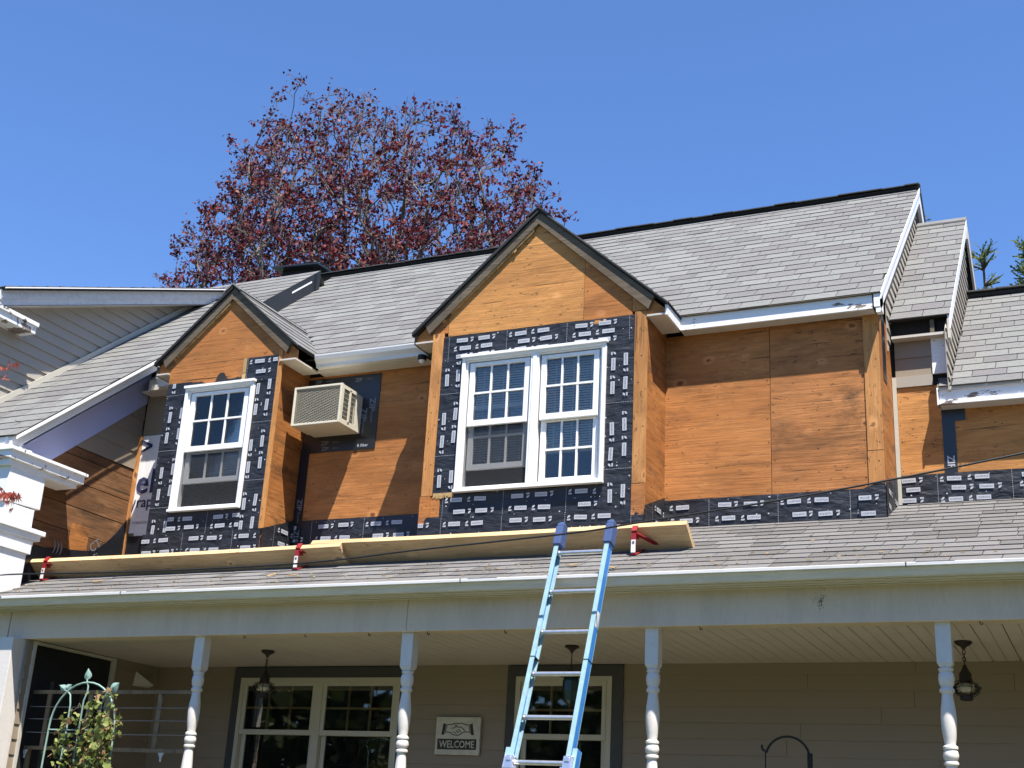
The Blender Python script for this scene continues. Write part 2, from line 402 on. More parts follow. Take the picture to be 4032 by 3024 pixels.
# ------------------------------------------------------------------ roofs and shingles
class Plane:
    """z = s*y + c, u along x, v up the slope"""
    def __init__(s, sl, c): s.s = sl; s.c = c; k = math.hypot(1, sl); s.V = Vector((0, 1/k, sl/k)); s.N = Vector((0, -sl/k, 1/k)); s.U = Vector((1, 0, 0)); s.k = k
    def z(s, y): return s.s*y+s.c
    def P(s, x, y, h=0): return Vector((x, y, s.z(y)))+s.N*h
PM = Plane(.81, -3.78)              # main roof
PW = Plane(.81, -3.51)              # wing roof
PS = Plane(.42, 5.24-.42*8.965)     # low roof over the tall wing wall
PMID = Plane(.845, 4.65-.845*11.1)
P3 = Plane(.745, 3.939-.745*11.01)
PP = Plane(.412, 1.868-.412*8.55)   # porch roof

SHINGLE_MESH = {}
def shingle_mesh(matname):
    if matname not in SHINGLE_MESH:
        me = bpy.data.meshes.new('shingle'); t = .0085
        vs, fs = tab_geo(Vector((0, 0, 0)), Vector((1, 0, 0)), Vector((0, 1, 0)), Vector((0, 0, 1)), 1, 1)
        me.from_pydata(vs, [], fs); me.materials.append(M[matname]); SHINGLE_MESH[matname] = me
    return SHINGLE_MESH[matname]
def tab_geo(O, U, V, N, wd, ln, lift=(.0088, .001)):
    a, c = lift
    p = [O, O+U*wd, O+U*wd+V*ln, O+V*ln]
    q = [p[0]+N*a, p[1]+N*a, p[2]+N*c, p[3]+N*c]
    return [tuple(x) for x in p+q], [(4, 5, 6, 7), (0, 1, 5, 4), (1, 2, 6, 5), (3, 0, 4, 7)]
def lay_shingles(parent, O, U, V, N, u0, u1, v1, expo, tab, mat, n_single, keep=None, v0=0.0, seed=1, jit=.25, shown=None):
    rnd = random.Random(seed); O, U, V, N = Vector(O), Vector(U), Vector(V), Vector(N)
    tabs = []; r = 0; v = v0
    while v < v1:
        off = ((r*.37) % 1)*tab + rnd.uniform(-jit, jit)*tab*.3
        u = u0-off
        while u < u1:
            wd = tab*rnd.choice((1, 1, 1, .82, 1.18, .66, 1.36)) if jit > .3 else tab
            a, c = max(u, u0), min(u+wd, u1)
            if c-a > .03:
                ctr = O+U*((a+c)/2)+V*(v+expo/2)
                if keep is None or keep(ctr): tabs.append((a, c, v, min(expo*1.16, v1-v+.02), ctr, rnd.uniform(-.0015, .0022), rnd.uniform(-.004, .004)))
            u += wd
        v += expo; r += 1
    order = sorted(range(len(tabs)), key=lambda i: tabs[i][4].length + (0 if (shown is None or shown(tabs[i][4])) else 1000))
    single = set(order[:n_single])
    bulk = MB(); me = shingle_mesh(mat)
    for i, (a, c, v, ln, ctr, dl, dv) in enumerate(tabs):
        wd = c-a-.006
        o0 = O+U*(a+.003)+V*(v+dv)
        if i in single:
            o = bpy.data.objects.new('shingle', me); COL.objects.link(o); o.parent = parent
            # matrix: columns are the shingle's own axes
            mm = Matrix.Identity(4)
            tilt = (V*ln-N*(.0095+dl)).normalized()
            up = N
            for k in range(3): mm[k][0] = U[k]*wd; mm[k][1] = V[k]*ln; mm[k][2] = N[k]*(1+dl*80); mm[k][3] = o0[k]
            o.matrix_world = mm; o.matrix_basis = mm
        else:
            bulk.add(*tab_geo(o0, U, V, N, wd, ln, (.0088+dl, .001)))
    if bulk.v:
        o = bulk.build('shingle_courses', M[mat], parent, fix=False); o['kind'] = 'stuff'
def slab(parent, name, pl, x0, x1, y0, y1, th, mat):
    b = MB(); p = [pl.P(x0, y0, -.004), pl.P(x1, y0, -.004), pl.P(x1, y1, -.004), pl.P(x0, y1, -.004)]
    b.prism(p, pl.N*-th); return b.build(name, mat, parent)

house = thing('house', 'two storey house stripped to orange plywood with two gable dormers and grey shingle roof', 'house', (-5.5, 11, GZ))
wing = thing('house_wing', 'taller left wing with beige lap siding and a raised grey roof beside the small dormer', 'house wing', (-10.6, 10, GZ))
porch = thing('porch', 'white front porch with turned posts under the long lower shingle roof', 'porch', (-4, 9, GZ))

# main roof
BIG = dict(xl=-5.59, xr=-3.455, ax=-4.545, az=5.704, ex0=-5.806, ex1=-3.261, ez=4.584, yf=9.945)
SML = dict(xl=-8.72, xr=-7.33, ax=-8.006, az=5.387, ex0=-8.90, ex1=-7.11, ez=4.612, yf=9.945)
def under_dormer(p, d, marg=-.02):
    zr = d['az']-abs(p.x-d['ax'])*((d['az']-d['ez'])/(d['ax']-d['ex0']))
    return p.z < zr+marg
def keep_main(p): return not (under_dormer(p, BIG, -.1) or under_dormer(p, SML, -.1))
roof = slab(house, 'roof', PM, -9.3, -1.512, 10.375, 13.74, .03, M['underlay'])
roof['label'] = 'main grey shingle roof slope'
lay_shingles(roof, PM.P(0, 10.347), PM.U, PM.V, PM.N, -9.3, -1.5, (13.70-10.35)*PM.k, .198, .285, 'shingle', 190, keep_main, seed=3,
             shown=lambda p: p.x > -3.6 or (-7 < p.x < -5.6))
b = MB(); b.hexa([(-9.9, 13.66, PM.z(13.66)+.012), (-1.50, 13.66, PM.z(13.66)+.012), (-1.50, 13.75, PM.z(13.75)+.012), (-9.9, 13.75, PM.z(13.75)+.012),
                  (-9.9, 13.63, PM.z(13.63)+.062), (-1.50, 13.63, PM.z(13.63)+.062), (-1.50, 13.78, PM.z(13.75)+.018), (-9.9, 13.78, PM.z(13.75)+.018)])
part('ridge_vent', b, M['ridge_dark'], roof)  # black colour stands in for the shaded side below the caps
rnd = random.Random(5)
x = -9.9; caps = MB()
while x < -1.5:
    x2 = min(x+.25, -1.49); h = rnd.uniform(0, .012); zt = PM.z(13.75)+.022
    caps.hexa([(x, 13.60, zt-.055+h), (x2, 13.60, zt-.055+h), (x2, 13.78, zt+h), (x, 13.78, zt+h), (x, 13.598, zt-.045+h), (x2, 13.598, zt-.047+h), (x2, 13.78, zt+.012+h), (x, 13.78, zt+.012+h)])
    x = x2
o = caps.build('ridge_caps', M['shingle'], roof); o['kind'] = 'stuff'
b = MB(); b.add([(-9.9, 13.78, 7.42), (-1.5, 13.78, 7.42), (-1.5, 18.2, 3.6), (-9.9, 18.2, 3.6)], [(0, 1, 2, 3)])
part('rear_roof_slope', b, M['shingle'], roof, fix=False)

# core walls (hidden sheathing, keeps light out)
b = MB()
b.box(-9.40, -1.60, 10.57, 10.60, -1.0, 4.55)
b.box(-1.595, -1.575, 10.60, 17, -1.0, 4.6)
b.add([(-1.585, 10.6, 4.5), (-1.585, 17.2, 4.5), (-1.585, 13.72, 7.26)], [(0, 1, 2)])
b.box(-9.4, 2.5, 16.9, 17, -1.65, 4.5)
b.box(-9.4, 2.5, 8.9, 17, -1.1, -1.0)
part('wall', b, M['dark'], house)

# ---- main eave, right of the big dormer
boxpart('soffit', house, M['soffit'], -3.28, -1.575, 10.392, 10.545, 4.478, 4.492)
b = MB(); b.box(-3.285, -1.575, 10.370, 10.392, 4.470, 4.615)
part('fascia_board', b, M['peeling'], house, bevel=.002)
b = MB(); b.box(-3.24, -1.5, 10.344, 10.37, 4.596, 4.601); part('drip_edge', b, M['rake'], house)
# ---- eave gutter between the dormers
def gutter(parent, x0, x1, yb, zt, h=.125, d=.115, name='gutter', mat='gutter'):
    prof = [(yb, zt), (yb, zt-h), (yb-d*.55, zt-h), (yb-d*.62, zt-h*.72), (yb-d*.92, zt-h*.42), (yb-d, zt-h*.12), (yb-d, zt), (yb-d+.012, zt),
            (yb-d+.012, zt-h*.12), (yb-.008, zt-h*.95), (yb-.008, zt)]
    b = MB(); n = len(prof)
    b.add([(x0, y, z) for y, z in prof]+[(x1, y, z) for y, z in prof], [(i, (i+1) % n, (i+1) % n+n, i+n) for i in range(n)])
    b.add([(x0, y, z) for y, z in prof[:7]], [tuple(range(7))]); b.add([(x1, y, z) for y, z in prof[:7]], [tuple(range(7))])
    return b.build(name, M[mat], parent)
gutter(house, -7.10, -5.815, 10.36, 4.615)
boxpart('fascia_board', house, M['soffit'], -7.12, -5.80, 10.362, 10.38, 4.482, 4.61)
boxpart('soffit', house, M['soffit'], -7.14, -5.60, 10.38, 10.545, 4.478, 4.492)
gutter(house, -9.12, -8.80, 10.36, 4.615)
boxpart('soffit', house, M['soffit'], -9.40, -8.72, 10.38, 10.545, 4.478, 4.492)
boxpart('fascia_board', house, M['soffit'], -9.30, -8.93, 10.362, 10.38, 4.482, 4.61)

# ---- front wall plywood
def ply(x0, x1, y, z0, z1, mat, name='plywood_panel', th=.02):
    return boxpart(name, house, M[mat], x0, x1, y, y+th, z0, z1)
ply(-7.33, -5.59, 10.53, 2.66, 4.482, 'ply_mid')
ply(-3.455, -2.503, 10.53, 2.64, 4.482, 'ply_mid'); ply(-2.498, -1.69, 10.53, 2.64, 4.482, 'ply_red')
boxpart('corner_board', house, M['stud'], -1.688, -1.562, 10.518, 10.55, 3.262, 4.482)
boxpart('corner_board', house, M['stud'], -1.690, -1.562, 10.520, 10.55, 2.80, 3.258)
b = MB(); b.box(-1.575, -1.560, 10.545, 11.21, 2.80, 4.56); part('plywood_panel', b, M['ply_y'], house)
b = MB(); b.box(-1.5595, -1.555, 10.70, 10.86, 3.95, 4.55); part('flashing_tape', b, M['tape'], house)
# ---- gable end of the main roof: siding strips and white rake trim
def lap_courses(parent, x, poly, z0, z1, step, mat, proud=.014, sgn=1, clipfn=None, name='siding_plank'):
    """courses on a plane x=const; poly in (y,z)"""
    z = z0
    while z < z1:
        c = [(y, q) for y, q in poly]
        c = clip(c, 0, -1, -z); c = clip(c, 0, 1, z+step) if len(c) > 2 else c
        if len(c) > 2:
            b = MB(); zt = z+step
            fr = [(x+sgn*(.002+proud*(zt-q)/step), y, q) for y, q in c]; bk = [(x, y, q) for y, q in c]
            n = len(c)
            b.add(fr+bk, [tuple(range(n)), tuple(range(2*n-1, n-1, -1))]+[(i, i+n, (i+1) % n+n, (i+1) % n) for i in range(n)])
            b.build(name, M[mat], parent)
        z += step
def lap_rows(parent, y, x0, x1, z0, z1, step, mat, proud=.012, name='siding_plank'):
    z = z0
    while z < z1-.01:
        zt = min(z+step, z1); b = MB()
        b.hexa([(x0, y-proud, z), (x1, y-proud, z), (x1, y, z), (x0, y, z), (x0, y-.002, zt), (x1, y-.002, zt), (x1, y, zt), (x0, y, zt)])
        b.build(name, M[mat], parent); z += step
MIDX = -1.068
gz = lambda y: PM.z(y)-.05
lap_courses(house, -1.56, [(11.0, PM.z(11.0)-.16), (11.0, PMID.z(11.0)-.25), (13.62, PMID.z(13.62)-.25), (13.62, PM.z(13.62)-.16)], 4.3, 7.4, .118, 'siding')
def rake_board(parent, x0, x1, pl, y0, y1, top, h, mat, name='rake_board'):
    b = MB(); p = [(x0, y0, pl.z(y0)+top), (x0, y1, pl.z(y1)+top), (x0, y1, pl.z(y1)+top-h), (x0, y0, pl.z(y0)+top-h)]
    b.prism(p, (x1-x0, 0, 0)); return b.build(name, M[mat], parent)
rake_board(house, -1.545, -1.510, PM, 10.36, 13.73, -.015, .17, 'white_clean')
rake_board(house, -1.512, -1.498, PM, 10.36, 13.73, -.004, .06, 'white_clean', 'rake_trim')
b = MB(); p = [(-1.545, 13.735, PM.z(13.73)-.015), (-1.545, 14.35, PM.z(13.73)-.015-.81*.62), (-1.545, 14.35, PM.z(13.73)-.2-.81*.62), (-1.545, 13.735, PM.z(13.73)-.2)]
b.prism(p, (.035, 0, 0)); part('rake_board', b, M['white_clean'], house)
b = MB(); b.prism([(-1.56, 10.355, 4.478), (-1.56, 10.545, 4.478), (-1.56, 10.545, 4.66), (-1.56, 10.355, 4.60)], (.05, 0, 0)); part('cornice_end', b, M['peeling'], house)

# ------------------------------------------------------------------ middle section
mid_roof = slab(house, 'roof', PMID, -1.56, -1.035, 11.12, 13.74, .03, M['underlay']); mid_roof['label'] = 'narrow middle roof slope'
lay_shingles(mid_roof, PMID.P(0, 11.09), PMID.U, PMID.V, PMID.N, -1.545, -1.02, (13.74-11.09)*PMID.k, .198, .285, 'shingle', 45, seed=11)
b = MB(); b.hexa([(-1.55, 13.62, PMID.z(13.62)+.012), (-1.02, 13.62, PMID.z(13.62)+.012), (-1.02, 13.75, PMID.z(13.75)), (-1.55, 13.75, PMID.z(13.75)),
                  (-1.55, 13.62, PMID.z(13.62)+.03), (-1.02, 13.62, PMID.z(13.62)+.03), (-1.02, 13.76, PMID.z(13.75)+.02), (-1.55, 13.76, PMID.z(13.75)+.02)])
part('ridge_cap', b, M['shingle'], mid_roof)
b = MB(); b.add([(-1.55, 13.75, PMID.z(13.75)), (-1.02, 13.75, PMID.z(13.75)), (-1.02, 17, 4), (-1.55, 17, 4)], [(0, 1, 2, 3)]); part('rear_roof_slope', b, M['shingle'], mid_roof, fix=False)
rake_board(house, -1.045, -1.022, PMID, 11.1, 13.74, -.01, .13, 'white_clean')
b = MB(); p = [(-1.045, 13.745, PMID.z(13.74)-.01), (-1.045, 14.9, PMID.z(13.74)-.01-.9), (-1.045, 14.9, PMID.z(13.74)-.25-.9), (-1.045, 13.745, PMID.z(13.74)-.25)]
b.prism(p, (.023, 0, 0)); part('rake_board', b, M['soffit'], house)
lap_courses(house, MIDX, [(11.0, PMID.z(11.0)-.1), (11.0, P3.z(11.0)-.1), (13.7, P3.z(13.7)-.1), (13.7, PMID.z(13.7)-.1)], 3.9, 7.0, .118, 'siding')
b = MB(); b.box(-1.575, MIDX-.002, 11.205, 11.23, 2.6, 4.7); b.box(MIDX-.03, MIDX-.004, 11.23, 16.9, 2.6, 4.5)
b.add([(MIDX-.02, 11.2, 4.4), (MIDX-.02, 17.0, 4.4), (MIDX-.02, 13.7, 6.7)], [(0, 1, 2)]); part('wall', b, M['dark'], house)
boxpart('soffit', house, M['soffit'], -1.535, -1.055, 11.095, 11.195, 4.462, 4.486)
boxpart('rafter_tail', house, M['rake'], -1.20, -1.165, 11.12, 11.19, 4.488, 4.62)
boxpart('fascia_board', house, M['soffit'], -1.05, -1.03, 11.09, 11.2, 4.42, 4.60)
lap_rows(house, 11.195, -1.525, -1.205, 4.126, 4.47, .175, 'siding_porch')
boxpart('corner_board', house, M['white_clean'], -1.206, -1.068, 11.172, 11.196, 4.126, 4.468)
boxpart('skirt_board', house, M['siding'], -1.525, -1.21, 11.174, 11.196, 4.025, 4.124)
# trim strip in the inside corner, plywood and tape below
boxpart('trim_strip', house, M['cream'], -1.556, -1.522, 11.165, 11.19, 2.95, 4.12)
ply(-1.52, -1.15, 11.19, 2.9, 4.022, 'ply_light'); ply(-1.06, 2.0, 11.19, 2.9, 3.80, 'ply_light')
b = MB(); b.box(-1.155, -1.05, 11.183, 11.192, 3.15, 3.79); b.box(-1.05, -.96, 11.184, 11.192, 3.68, 3.79)
part('flashing_tape', b, M['tape'], house)
b = MB(); put_text(b, 'ZIP', (-1.10, 11.1815, 3.31), (0, 0, -1), (1, 0, 0), .06, .02); part('tape_print', b, M['label'], house, fix=False)
# ------------------------------------------------------------------ right section
r3 = slab(house, 'roof', P3, -1.06, 2.2, 11.03, 13.56, .03, M['underlay']); r3['label'] = 'lower right roof slope'
lay_shingles(r3, P3.P(0, 11.01), P3.U, P3.V, P3.N, -1.05, 2.2, (13.54-11.01)*P3.k, .198, .285, 'shingle', 65, seed=13, keep=lambda p: True, shown=lambda p: p.x/p.y < -.03)
lay_shingles(r3, P3.P(0, 11.01), P3.U, P3.V, P3.N, -1.165, -1.05, .30, .198, .285, 'shingle', 0, seed=14)
slab(house, 'eave_end', P3, -1.165, -1.06, 11.03, 11.18, .03, M['rake'])
b = MB(); b.hexa([(-1.05, 13.50, P3.z(13.5)+.02), (2.2, 13.50, P3.z(13.5)+.02), (2.2, 13.6, P3.z(13.6)), (-1.05, 13.6, P3.z(13.6)),
                  (-1.05, 13.49, P3.z(13.5)+.055), (2.2, 13.49, P3.z(13.5)+.055), (2.2, 13.62, P3.z(13.6)+.012), (-1.05, 13.62, P3.z(13.6)+.012)]); part('ridge_vent', b, M['ridge_dark'], r3)  # shade below the caps put in as a black band
caps = MB(); x = -1.06
while x < 2.2:
    h = rnd.uniform(0, .012); zt = P3.z(13.6)+.014
    caps.hexa([(x, 13.46, zt-.02+h), (x+.3, 13.46, zt-.026+h), (x+.3, 13.62, zt+h), (x, 13.62, zt+h), (x, 13.458, zt-.008+h), (x+.3, 13.458, zt-.014+h), (x+.3, 13.62, zt+.012+h), (x, 13.62, zt+.012+h)]); x += .3
o = caps.build('ridge_caps', M['shingle'], r3); o['kind'] = 'stuff'
b = MB(); b.add([(-1.05, 13.6, P3.z(13.6)), (2.2, 13.6, P3.z(13.6)), (2.2, 17, 3.5), (-1.05, 17, 3.5)], [(0, 1, 2, 3)]); part('rear_roof_slope', b, M['shingle'], r3, fix=False)
boxpart('wall', house, M['dark'], -1.05, 2.2, 11.21, 11.24, -1, 4.0)
b = MB(); b.box(-1.15, 2.2, 11.045, 11.065, 3.795, 3.945); b.box(-1.155, 2.2, 11.028, 11.045, 3.785, 3.825); part('fascia_board', b, M['peeling'], house, bevel=.002)
boxpart('crown_moulding', house, M['soffit'], -1.16, 2.2, 11.026, 11.045, 3.915, 3.942)
boxpart('soffit', house, M['soffit'], -1.15, 2.2, 11.065, 11.20, 3.785, 3.797)
b = MB(); b.prism([(-1.155, 11.02, 3.78), (-1.155, 11.2, 3.78), (-1.155, 11.2, 4.06), (-1.155, 11.02, 3.93)], (-.012, 0, 0)); part('cornice_end', b, M['peeling'], house)

# ------------------------------------------------------------------ dormers
def on_rake(d, x, off):              # z of a line parallel to the rake, off below the roof top
    return d['az']-abs(x-d['ax'])*((d['az']-d['ez'])/(d['ax']-d['ex0']))-off
def dormer(d, mats, nsh, seed):
    s = (d['az']-d['ez'])/(d['ax']-d['ex0']); yb = lambda z: (z-PM.c)/PM.s
    for sg, ex in ((-1, d['ex0']), (1, d['ex1'])):
        s_ = (d['az']-d['ez'])/abs(d['ax']-ex)
        k = math.hypot(1, s_); V = Vector((-sg/k, 0, s_/k)); N = Vector((sg*s_/k, 0, 1/k)); U = Vector((0, 1, 0))
        pts = [Vector((d['ax'], d['yf']+.02, d['az'])), Vector((ex, d['yf']+.02, d['ez'])), Vector((ex, yb(d['ez'])+.05, d['ez'])), Vector((d['ax'], yb(d['az'])+.05, d['az']))]
        b = MB(); b.prism([p-N*.004 for p in pts], -N*.022); rf = b.build('dormer_roof', M['underlay'], house)
        L = abs(d['ax']-ex)*k
        lay_shingles(rf, Vector((ex, 0, d['ez'])), U, V, N, d['yf'], yb(d['az'])+.02, L, .198, .285, 'shingle', nsh if sg > 0 else 0,
                     keep=lambda p: p.z > PM.z(p.y)-.10, seed=seed+sg)
        # black edge of underlay and shingle ends on the rake
        b = MB(); p = [(d['ax'], d['yf']-.004, d['az']-.002), (ex, d['yf']-.004, d['ez']-.002), (ex, d['yf']-.004, d['ez']-(.036 if sg < 0 else .018)), (d['ax'], d['yf']-.004, d['az']-(.036 if sg < 0 else .018))]
        b.prism(p, (0, .05, 0)); part('drip_edge', b, M['ridge_dark'], house)
        # rake board
        a0 = .045 if sg < 0 else .022; h = .105 if sg < 0 else .125
        xe = d['ax']+(ex-d['ax'])*.90
        p = [(d['ax'], d['az']-a0), (xe, on_rake(d, xe, a0)), (xe+sg*(-.05), on_rake(d, xe, a0)-h*.92), (d['ax'], d['az']-a0-h)]
        b = MB(); b.prism([(x, 9.963, z) for x, z in p], (0, .038, 0)); part('rake_board', b, M['rake'], house)
        if sg < 0:                    # raw splintered strip under the left rake board
            b = MB(); n = 46; rr = random.Random(seed)
            for i in range(n):
                f0, f1 = .04+.88*i/n, .04+.88*(i+1)/n
                x0 = d['ax']+(xe-d['ax'])*f0; x1 = d['ax']+(xe-d['ax'])*f1
                e = .026+rr.uniform(0, .010)+(.03 if rr.random() < .06 else 0)
                z0, z1 = on_rake(d, x0, a0+h), on_rake(d, x1, a0+h)
                b.prism([(x0, 9.972, z0), (x1, 9.972, z1), (x1, 9.972, z1-e), (x0, 9.972, z0-e*.95)], (0, .028, 0))
            part('splintered_strip', b, M['splinter'], house)
    # ridge cap
    b = MB(); b.prism([(d['ax']-.10, d['yf']-.012, d['az']-.075), (d['ax'], d['yf']-.012, d['az']+.004), (d['ax']+.10, d['yf']-.012, d['az']-.075), (d['ax']+.11, d['yf']-.012, d['az']-.065), (d['ax'], d['yf']-.012, d['az']+.022), (d['ax']-.11, d['yf']-.012, d['az']-.065)], (0, yb(d['az'])-d['yf']-.02, 0))
    part('ridge_cap', b, M['ridge_dark'] if seed == 31 else M['shingle'], house)
    # cornice returns: boarded triangles beside the face, soffits along the eaves, eave boards
    for sg, xw, ex in ((-1, d['xl'], d['ex0']), (1, d['xr'], d['ex1'])):
        xo = ex-sg*.03
        b = MB(); p = [(xw, 4.492), (xo, 4.492), (xo, on_rake(d, xo, .055)), (xw, on_rake(d, xw, .055))]
        b.prism([(x, 10.002, z) for x, z in p], (0, .02, 0)); part('return_board', b, M[mats[3]], house)
        boxpart('soffit', house, M['soffit'], min(xw, xo), max(xw, xo), 9.975, 10.42, 4.474, 4.490)
    for sg, ex in ((-1, d['ex0']), (1, d['ex1'])):
        if d is SML and sg > 0: continue
        xo = ex-sg*.03; b = MB(); b.box(min(xo, xo+sg*.02), max(xo, xo+sg*.02), 9.985, 10.37, 4.474, 4.575)
        part('eave_board', b, M['white'] if sg > 0 else M['rake'], house)
    # cheeks
    for xw, sg in ((d['xl'], 1), (d['xr'], -1)):
        b = MB(); x0, x1 = min(xw, xw+sg*.02), max(xw, xw+sg*.02)
        b.box(x0, x1, 10.02, 10.54, 2.42, 4.62); part('plywood_panel', b, M['ply_y'], house)
    # dark room behind the window
    b = MB(); b.box(d['xl']+.03, d['xr']-.03, 10.50, 10.52, 2.5, 4.6); b.box(d['xl']+.03, d['xr']-.03, 10.05, 10.5, 4.40, 4.42); b.box(d['xl']+.03, d['xr']-.03, 10.05, 10.5, 2.9, 2.92)
    part('room_lining', b, M['dark'], house)
    b = MB(); p = [(d['xl'], 4.42), (d['xr'], 4.42), (d['xr'], on_rake(d, d['xr'], .05)), (d['ax'], d['az']-.05), (d['xl'], on_rake(d, d['xl'], .05))]
    b.prism([(x, 10.026, z) for x, z in p], (0, .02, 0)); part('gable_backing', b, M['dark'], house)
dormer(BIG, ('', '', '', 'ply'), 0, 31)
dormer(SML, ('', '', '', 'ply'), 20, 41)
def gable_panel(d, x0, x1, z0, mat, off=.055, y=10.0, name='plywood_panel'):
    top = [(x1, on_rake(d, x1, off)), (x0, on_rake(d, x0, off))]
    if x0 < d['ax'] < x1: top.insert(1, (d['ax'], d['az']-off))
    b = MB(); b.prism([(x, y, z) for x, z in [(x0, z0), (x1, z0)]+top], (0, .02, 0)); return b.build(name, M[mat], house)
gable_panel(BIG, -5.44, -4.071, 4.522, 'ply_light'); gable_panel(BIG, -4.067, -3.60, 4.50, 'ply'); gable_panel(BIG, -3.597, -3.455, 4.55, 'ply_light'); gable_panel(BIG, -5.59, -5.444, 4.56, 'ply_mid')
boxpart('plywood_panel', house, M['ply_light'], -4.0, -3.57, 9.996, 10.018, 4.468, 4.503)
boxpart('corner_board', house, M['stud'], -5.592, -5.482, 9.984, 10.02, 2.965, 4.556)
boxpart('corner_board', house, M['stud'], -3.568, -3.456, 9.984, 10.02, 2.955, 4.535)
boxpart('corner_board', house, M['ply'], -5.602, -5.495, 9.985, 10.02, 2.70, 2.962)
boxpart('plywood_panel', house, M['ply'], -5.493, -5.40, 9.990, 10.02, 2.70, 2.95)
boxpart('corner_board', house, M['ply_red'], -3.570, -3.457, 9.985, 10.02, 2.68, 2.950)
boxpart('plywood_panel', house, M['ply'], -5.48, -3.57, 10.002, 10.02, 4.28, 4.52)
boxpart('plywood_panel', house, M['ply'], -5.48, -5.26, 10.002, 10.02, 2.5, 4.28); boxpart('plywood_panel', house, M['ply'], -3.82, -3.57, 10.002, 10.02, 2.5, 4.28)
boxpart('plywood_panel', house, M['ply'], -5.26, -3.82, 10.002, 10.02, 2.45, 2.96)
gable_panel(SML, -8.715, -7.335, 4.30, 'ply_mid')
boxpart('plywood_panel', house, M['ply_mid'], -8.715, -8.44, 10.0, 10.02, 2.45, 4.298); boxpart('plywood_panel', house, M['ply_mid'], -7.62, -7.335, 10.0, 10.02, 2.45, 4.298)
boxpart('plywood_panel', house, M['ply_mid'], -8.44, -7.62, 10.002, 10.02, 2.45, 2.95)
boxpart('corner_board', house, M['stud'], -7.352, -7.312, 9.990, 10.02, 2.76, 4.60)
# torn strips of black paper and bare wood above the small window
b = MB(); rr = random.Random(4); xs = [-8.44+i*.66/26 for i in range(27)]
up = [4.345+.02*math.sin(i*.5)+rr.uniform(-.012, .012)+(.055 if 13 < i < 18 else .02 if i >= 18 else 0) for i in range(27)]
for i in range(26): b.prism([(xs[i], 9.994, 4.29), (xs[i+1], 9.994, 4.29), (xs[i+1], 9.994, up[i+1]), (xs[i], 9.994, up[i])], (0, .006, 0))
part('torn_paper', b, M['ridge_dark'], house)
boxpart('wood_strip', house, M['splinter'], -7.775, -7.735, 9.982, 10.0, 4.30, 4.55)
b = MB()
for i in range(30):
    x0 = -5.47+i*.0069; e = rr.uniform(0, .03)
    b.prism([(x0, 9.985, 2.985), (x0+.0075, 9.985, 2.985), (x0+.0075, 9.985, 2.955-e), (x0, 9.985, 2.955-e*.8)], (0, .012, 0))
part('torn_wood_edge', b, M['splinter'], house)

nr = random.Random(19)
def nails(panel, y, x0, x1, z0, z1, cols, step, tri=None):
    b = MB()
    for x in cols:
        z = z0+nr.uniform(.02, step)
        while z < z1:
            if tri is None or z < tri(x)-.06:
                px_, pz_, r_ = x+nr.gauss(0, .009), z+nr.gauss(0, .02), nr.uniform(.004, .0075)
                b.add([(px_+r_*math.cos(k*math.pi/3), y-.0012, pz_+r_*.8*math.sin(k*math.pi/3)) for k in range(6)], [tuple(range(6))])
            z += step*nr.uniform(.75, 1.3)
    if b.v: o = b.build('nail_heads', M['nail'], panel, fix=False); o['kind'] = 'stuff'
M['nail'] = plain('rusty nail', (.022, .014, .010), .8)
for o in [o for o in bpy.data.objects if o.name.split('.')[0] in ('plywood_panel', 'corner_board') and o.parent == house]:
    v = [o.data.vertices[k].co for k in range(len(o.data.vertices))]
    x0, x1 = min(p.x for p in v), max(p.x for p in v); y0 = min(p.y for p in v); z0, z1 = min(p.z for p in v), max(p.z for p in v)
    if x1-x0 < .05 or z1-z0 < .12: continue
    if x1-x0 < .16: nails(o, y0, x0, x1, z0, z1, [x0+.03, x1-.03], .34); continue
    n_ = max(1, round((x1-x0-.04)/.40)); cols = [x0+.02+(x1-x0-.04)*k/n_ for k in range(n_+1)]
    tri = None
    if len(v) > 8 or (z1 > 4.7 and y0 < 10.1):
        d = BIG if x0 > -6.5 else SML; tri = (lambda d: lambda x: on_rake(d, x, .17))(d)
    nails(o, y0, x0, x1, z0, z1, cols, .19, tri)

# ------------------------------------------------------------------ flashing membrane
def wrinkle(u, v, s): return .0035*noise.noise(Vector((u*5.2+s, v*9+s*2, s)))+.002*noise.noise(Vector((u*16, v*22, s+3)))
LW, LH = .116, .039
FLAT = {}
def flat_mesh(name, mb):
    me = bpy.data.meshes.new(name); me.from_pydata(mb.v, [], mb.f); me.materials.append(M['label']); me.materials.append(M['ink'])
    me.polygons.foreach_set('material_index', mb.mi); FLAT[name] = me; return me
def label_mesh():
    if 'printed_label' in FLAT: return FLAT['printed_label']
    b = MB(); b.add([(-LW/2, -LH/2, 0), (LW/2, -LH/2, 0), (LW/2, LH/2, 0), (-LW/2, LH/2, 0)], [(0, 1, 2, 3)])
    b.mat(1); put_text(b, 'VYCOR PLUS', (0, 0, .0007), (1, 0, 0), (0, 1, 0), .0155, .004, width=.098); return flat_mesh('printed_label', b)
def cut_label_mesh():
    if 'cut_label' in FLAT: return FLAT['cut_label']
    b = MB(); b.add([(-LW/2, -LH/2, 0), (LW/2, -LH/2, 0), (LW/2, LH/2, 0), (-LW/2, LH/2, 0)], [(0, 1, 2, 3)])
    b.mat(1); put_text(b, 'PLUS', (0, 0, .0007), (1, 0, 0), (0, 1, 0), .0155, .004, width=.08); return flat_mesh('cut_label', b)
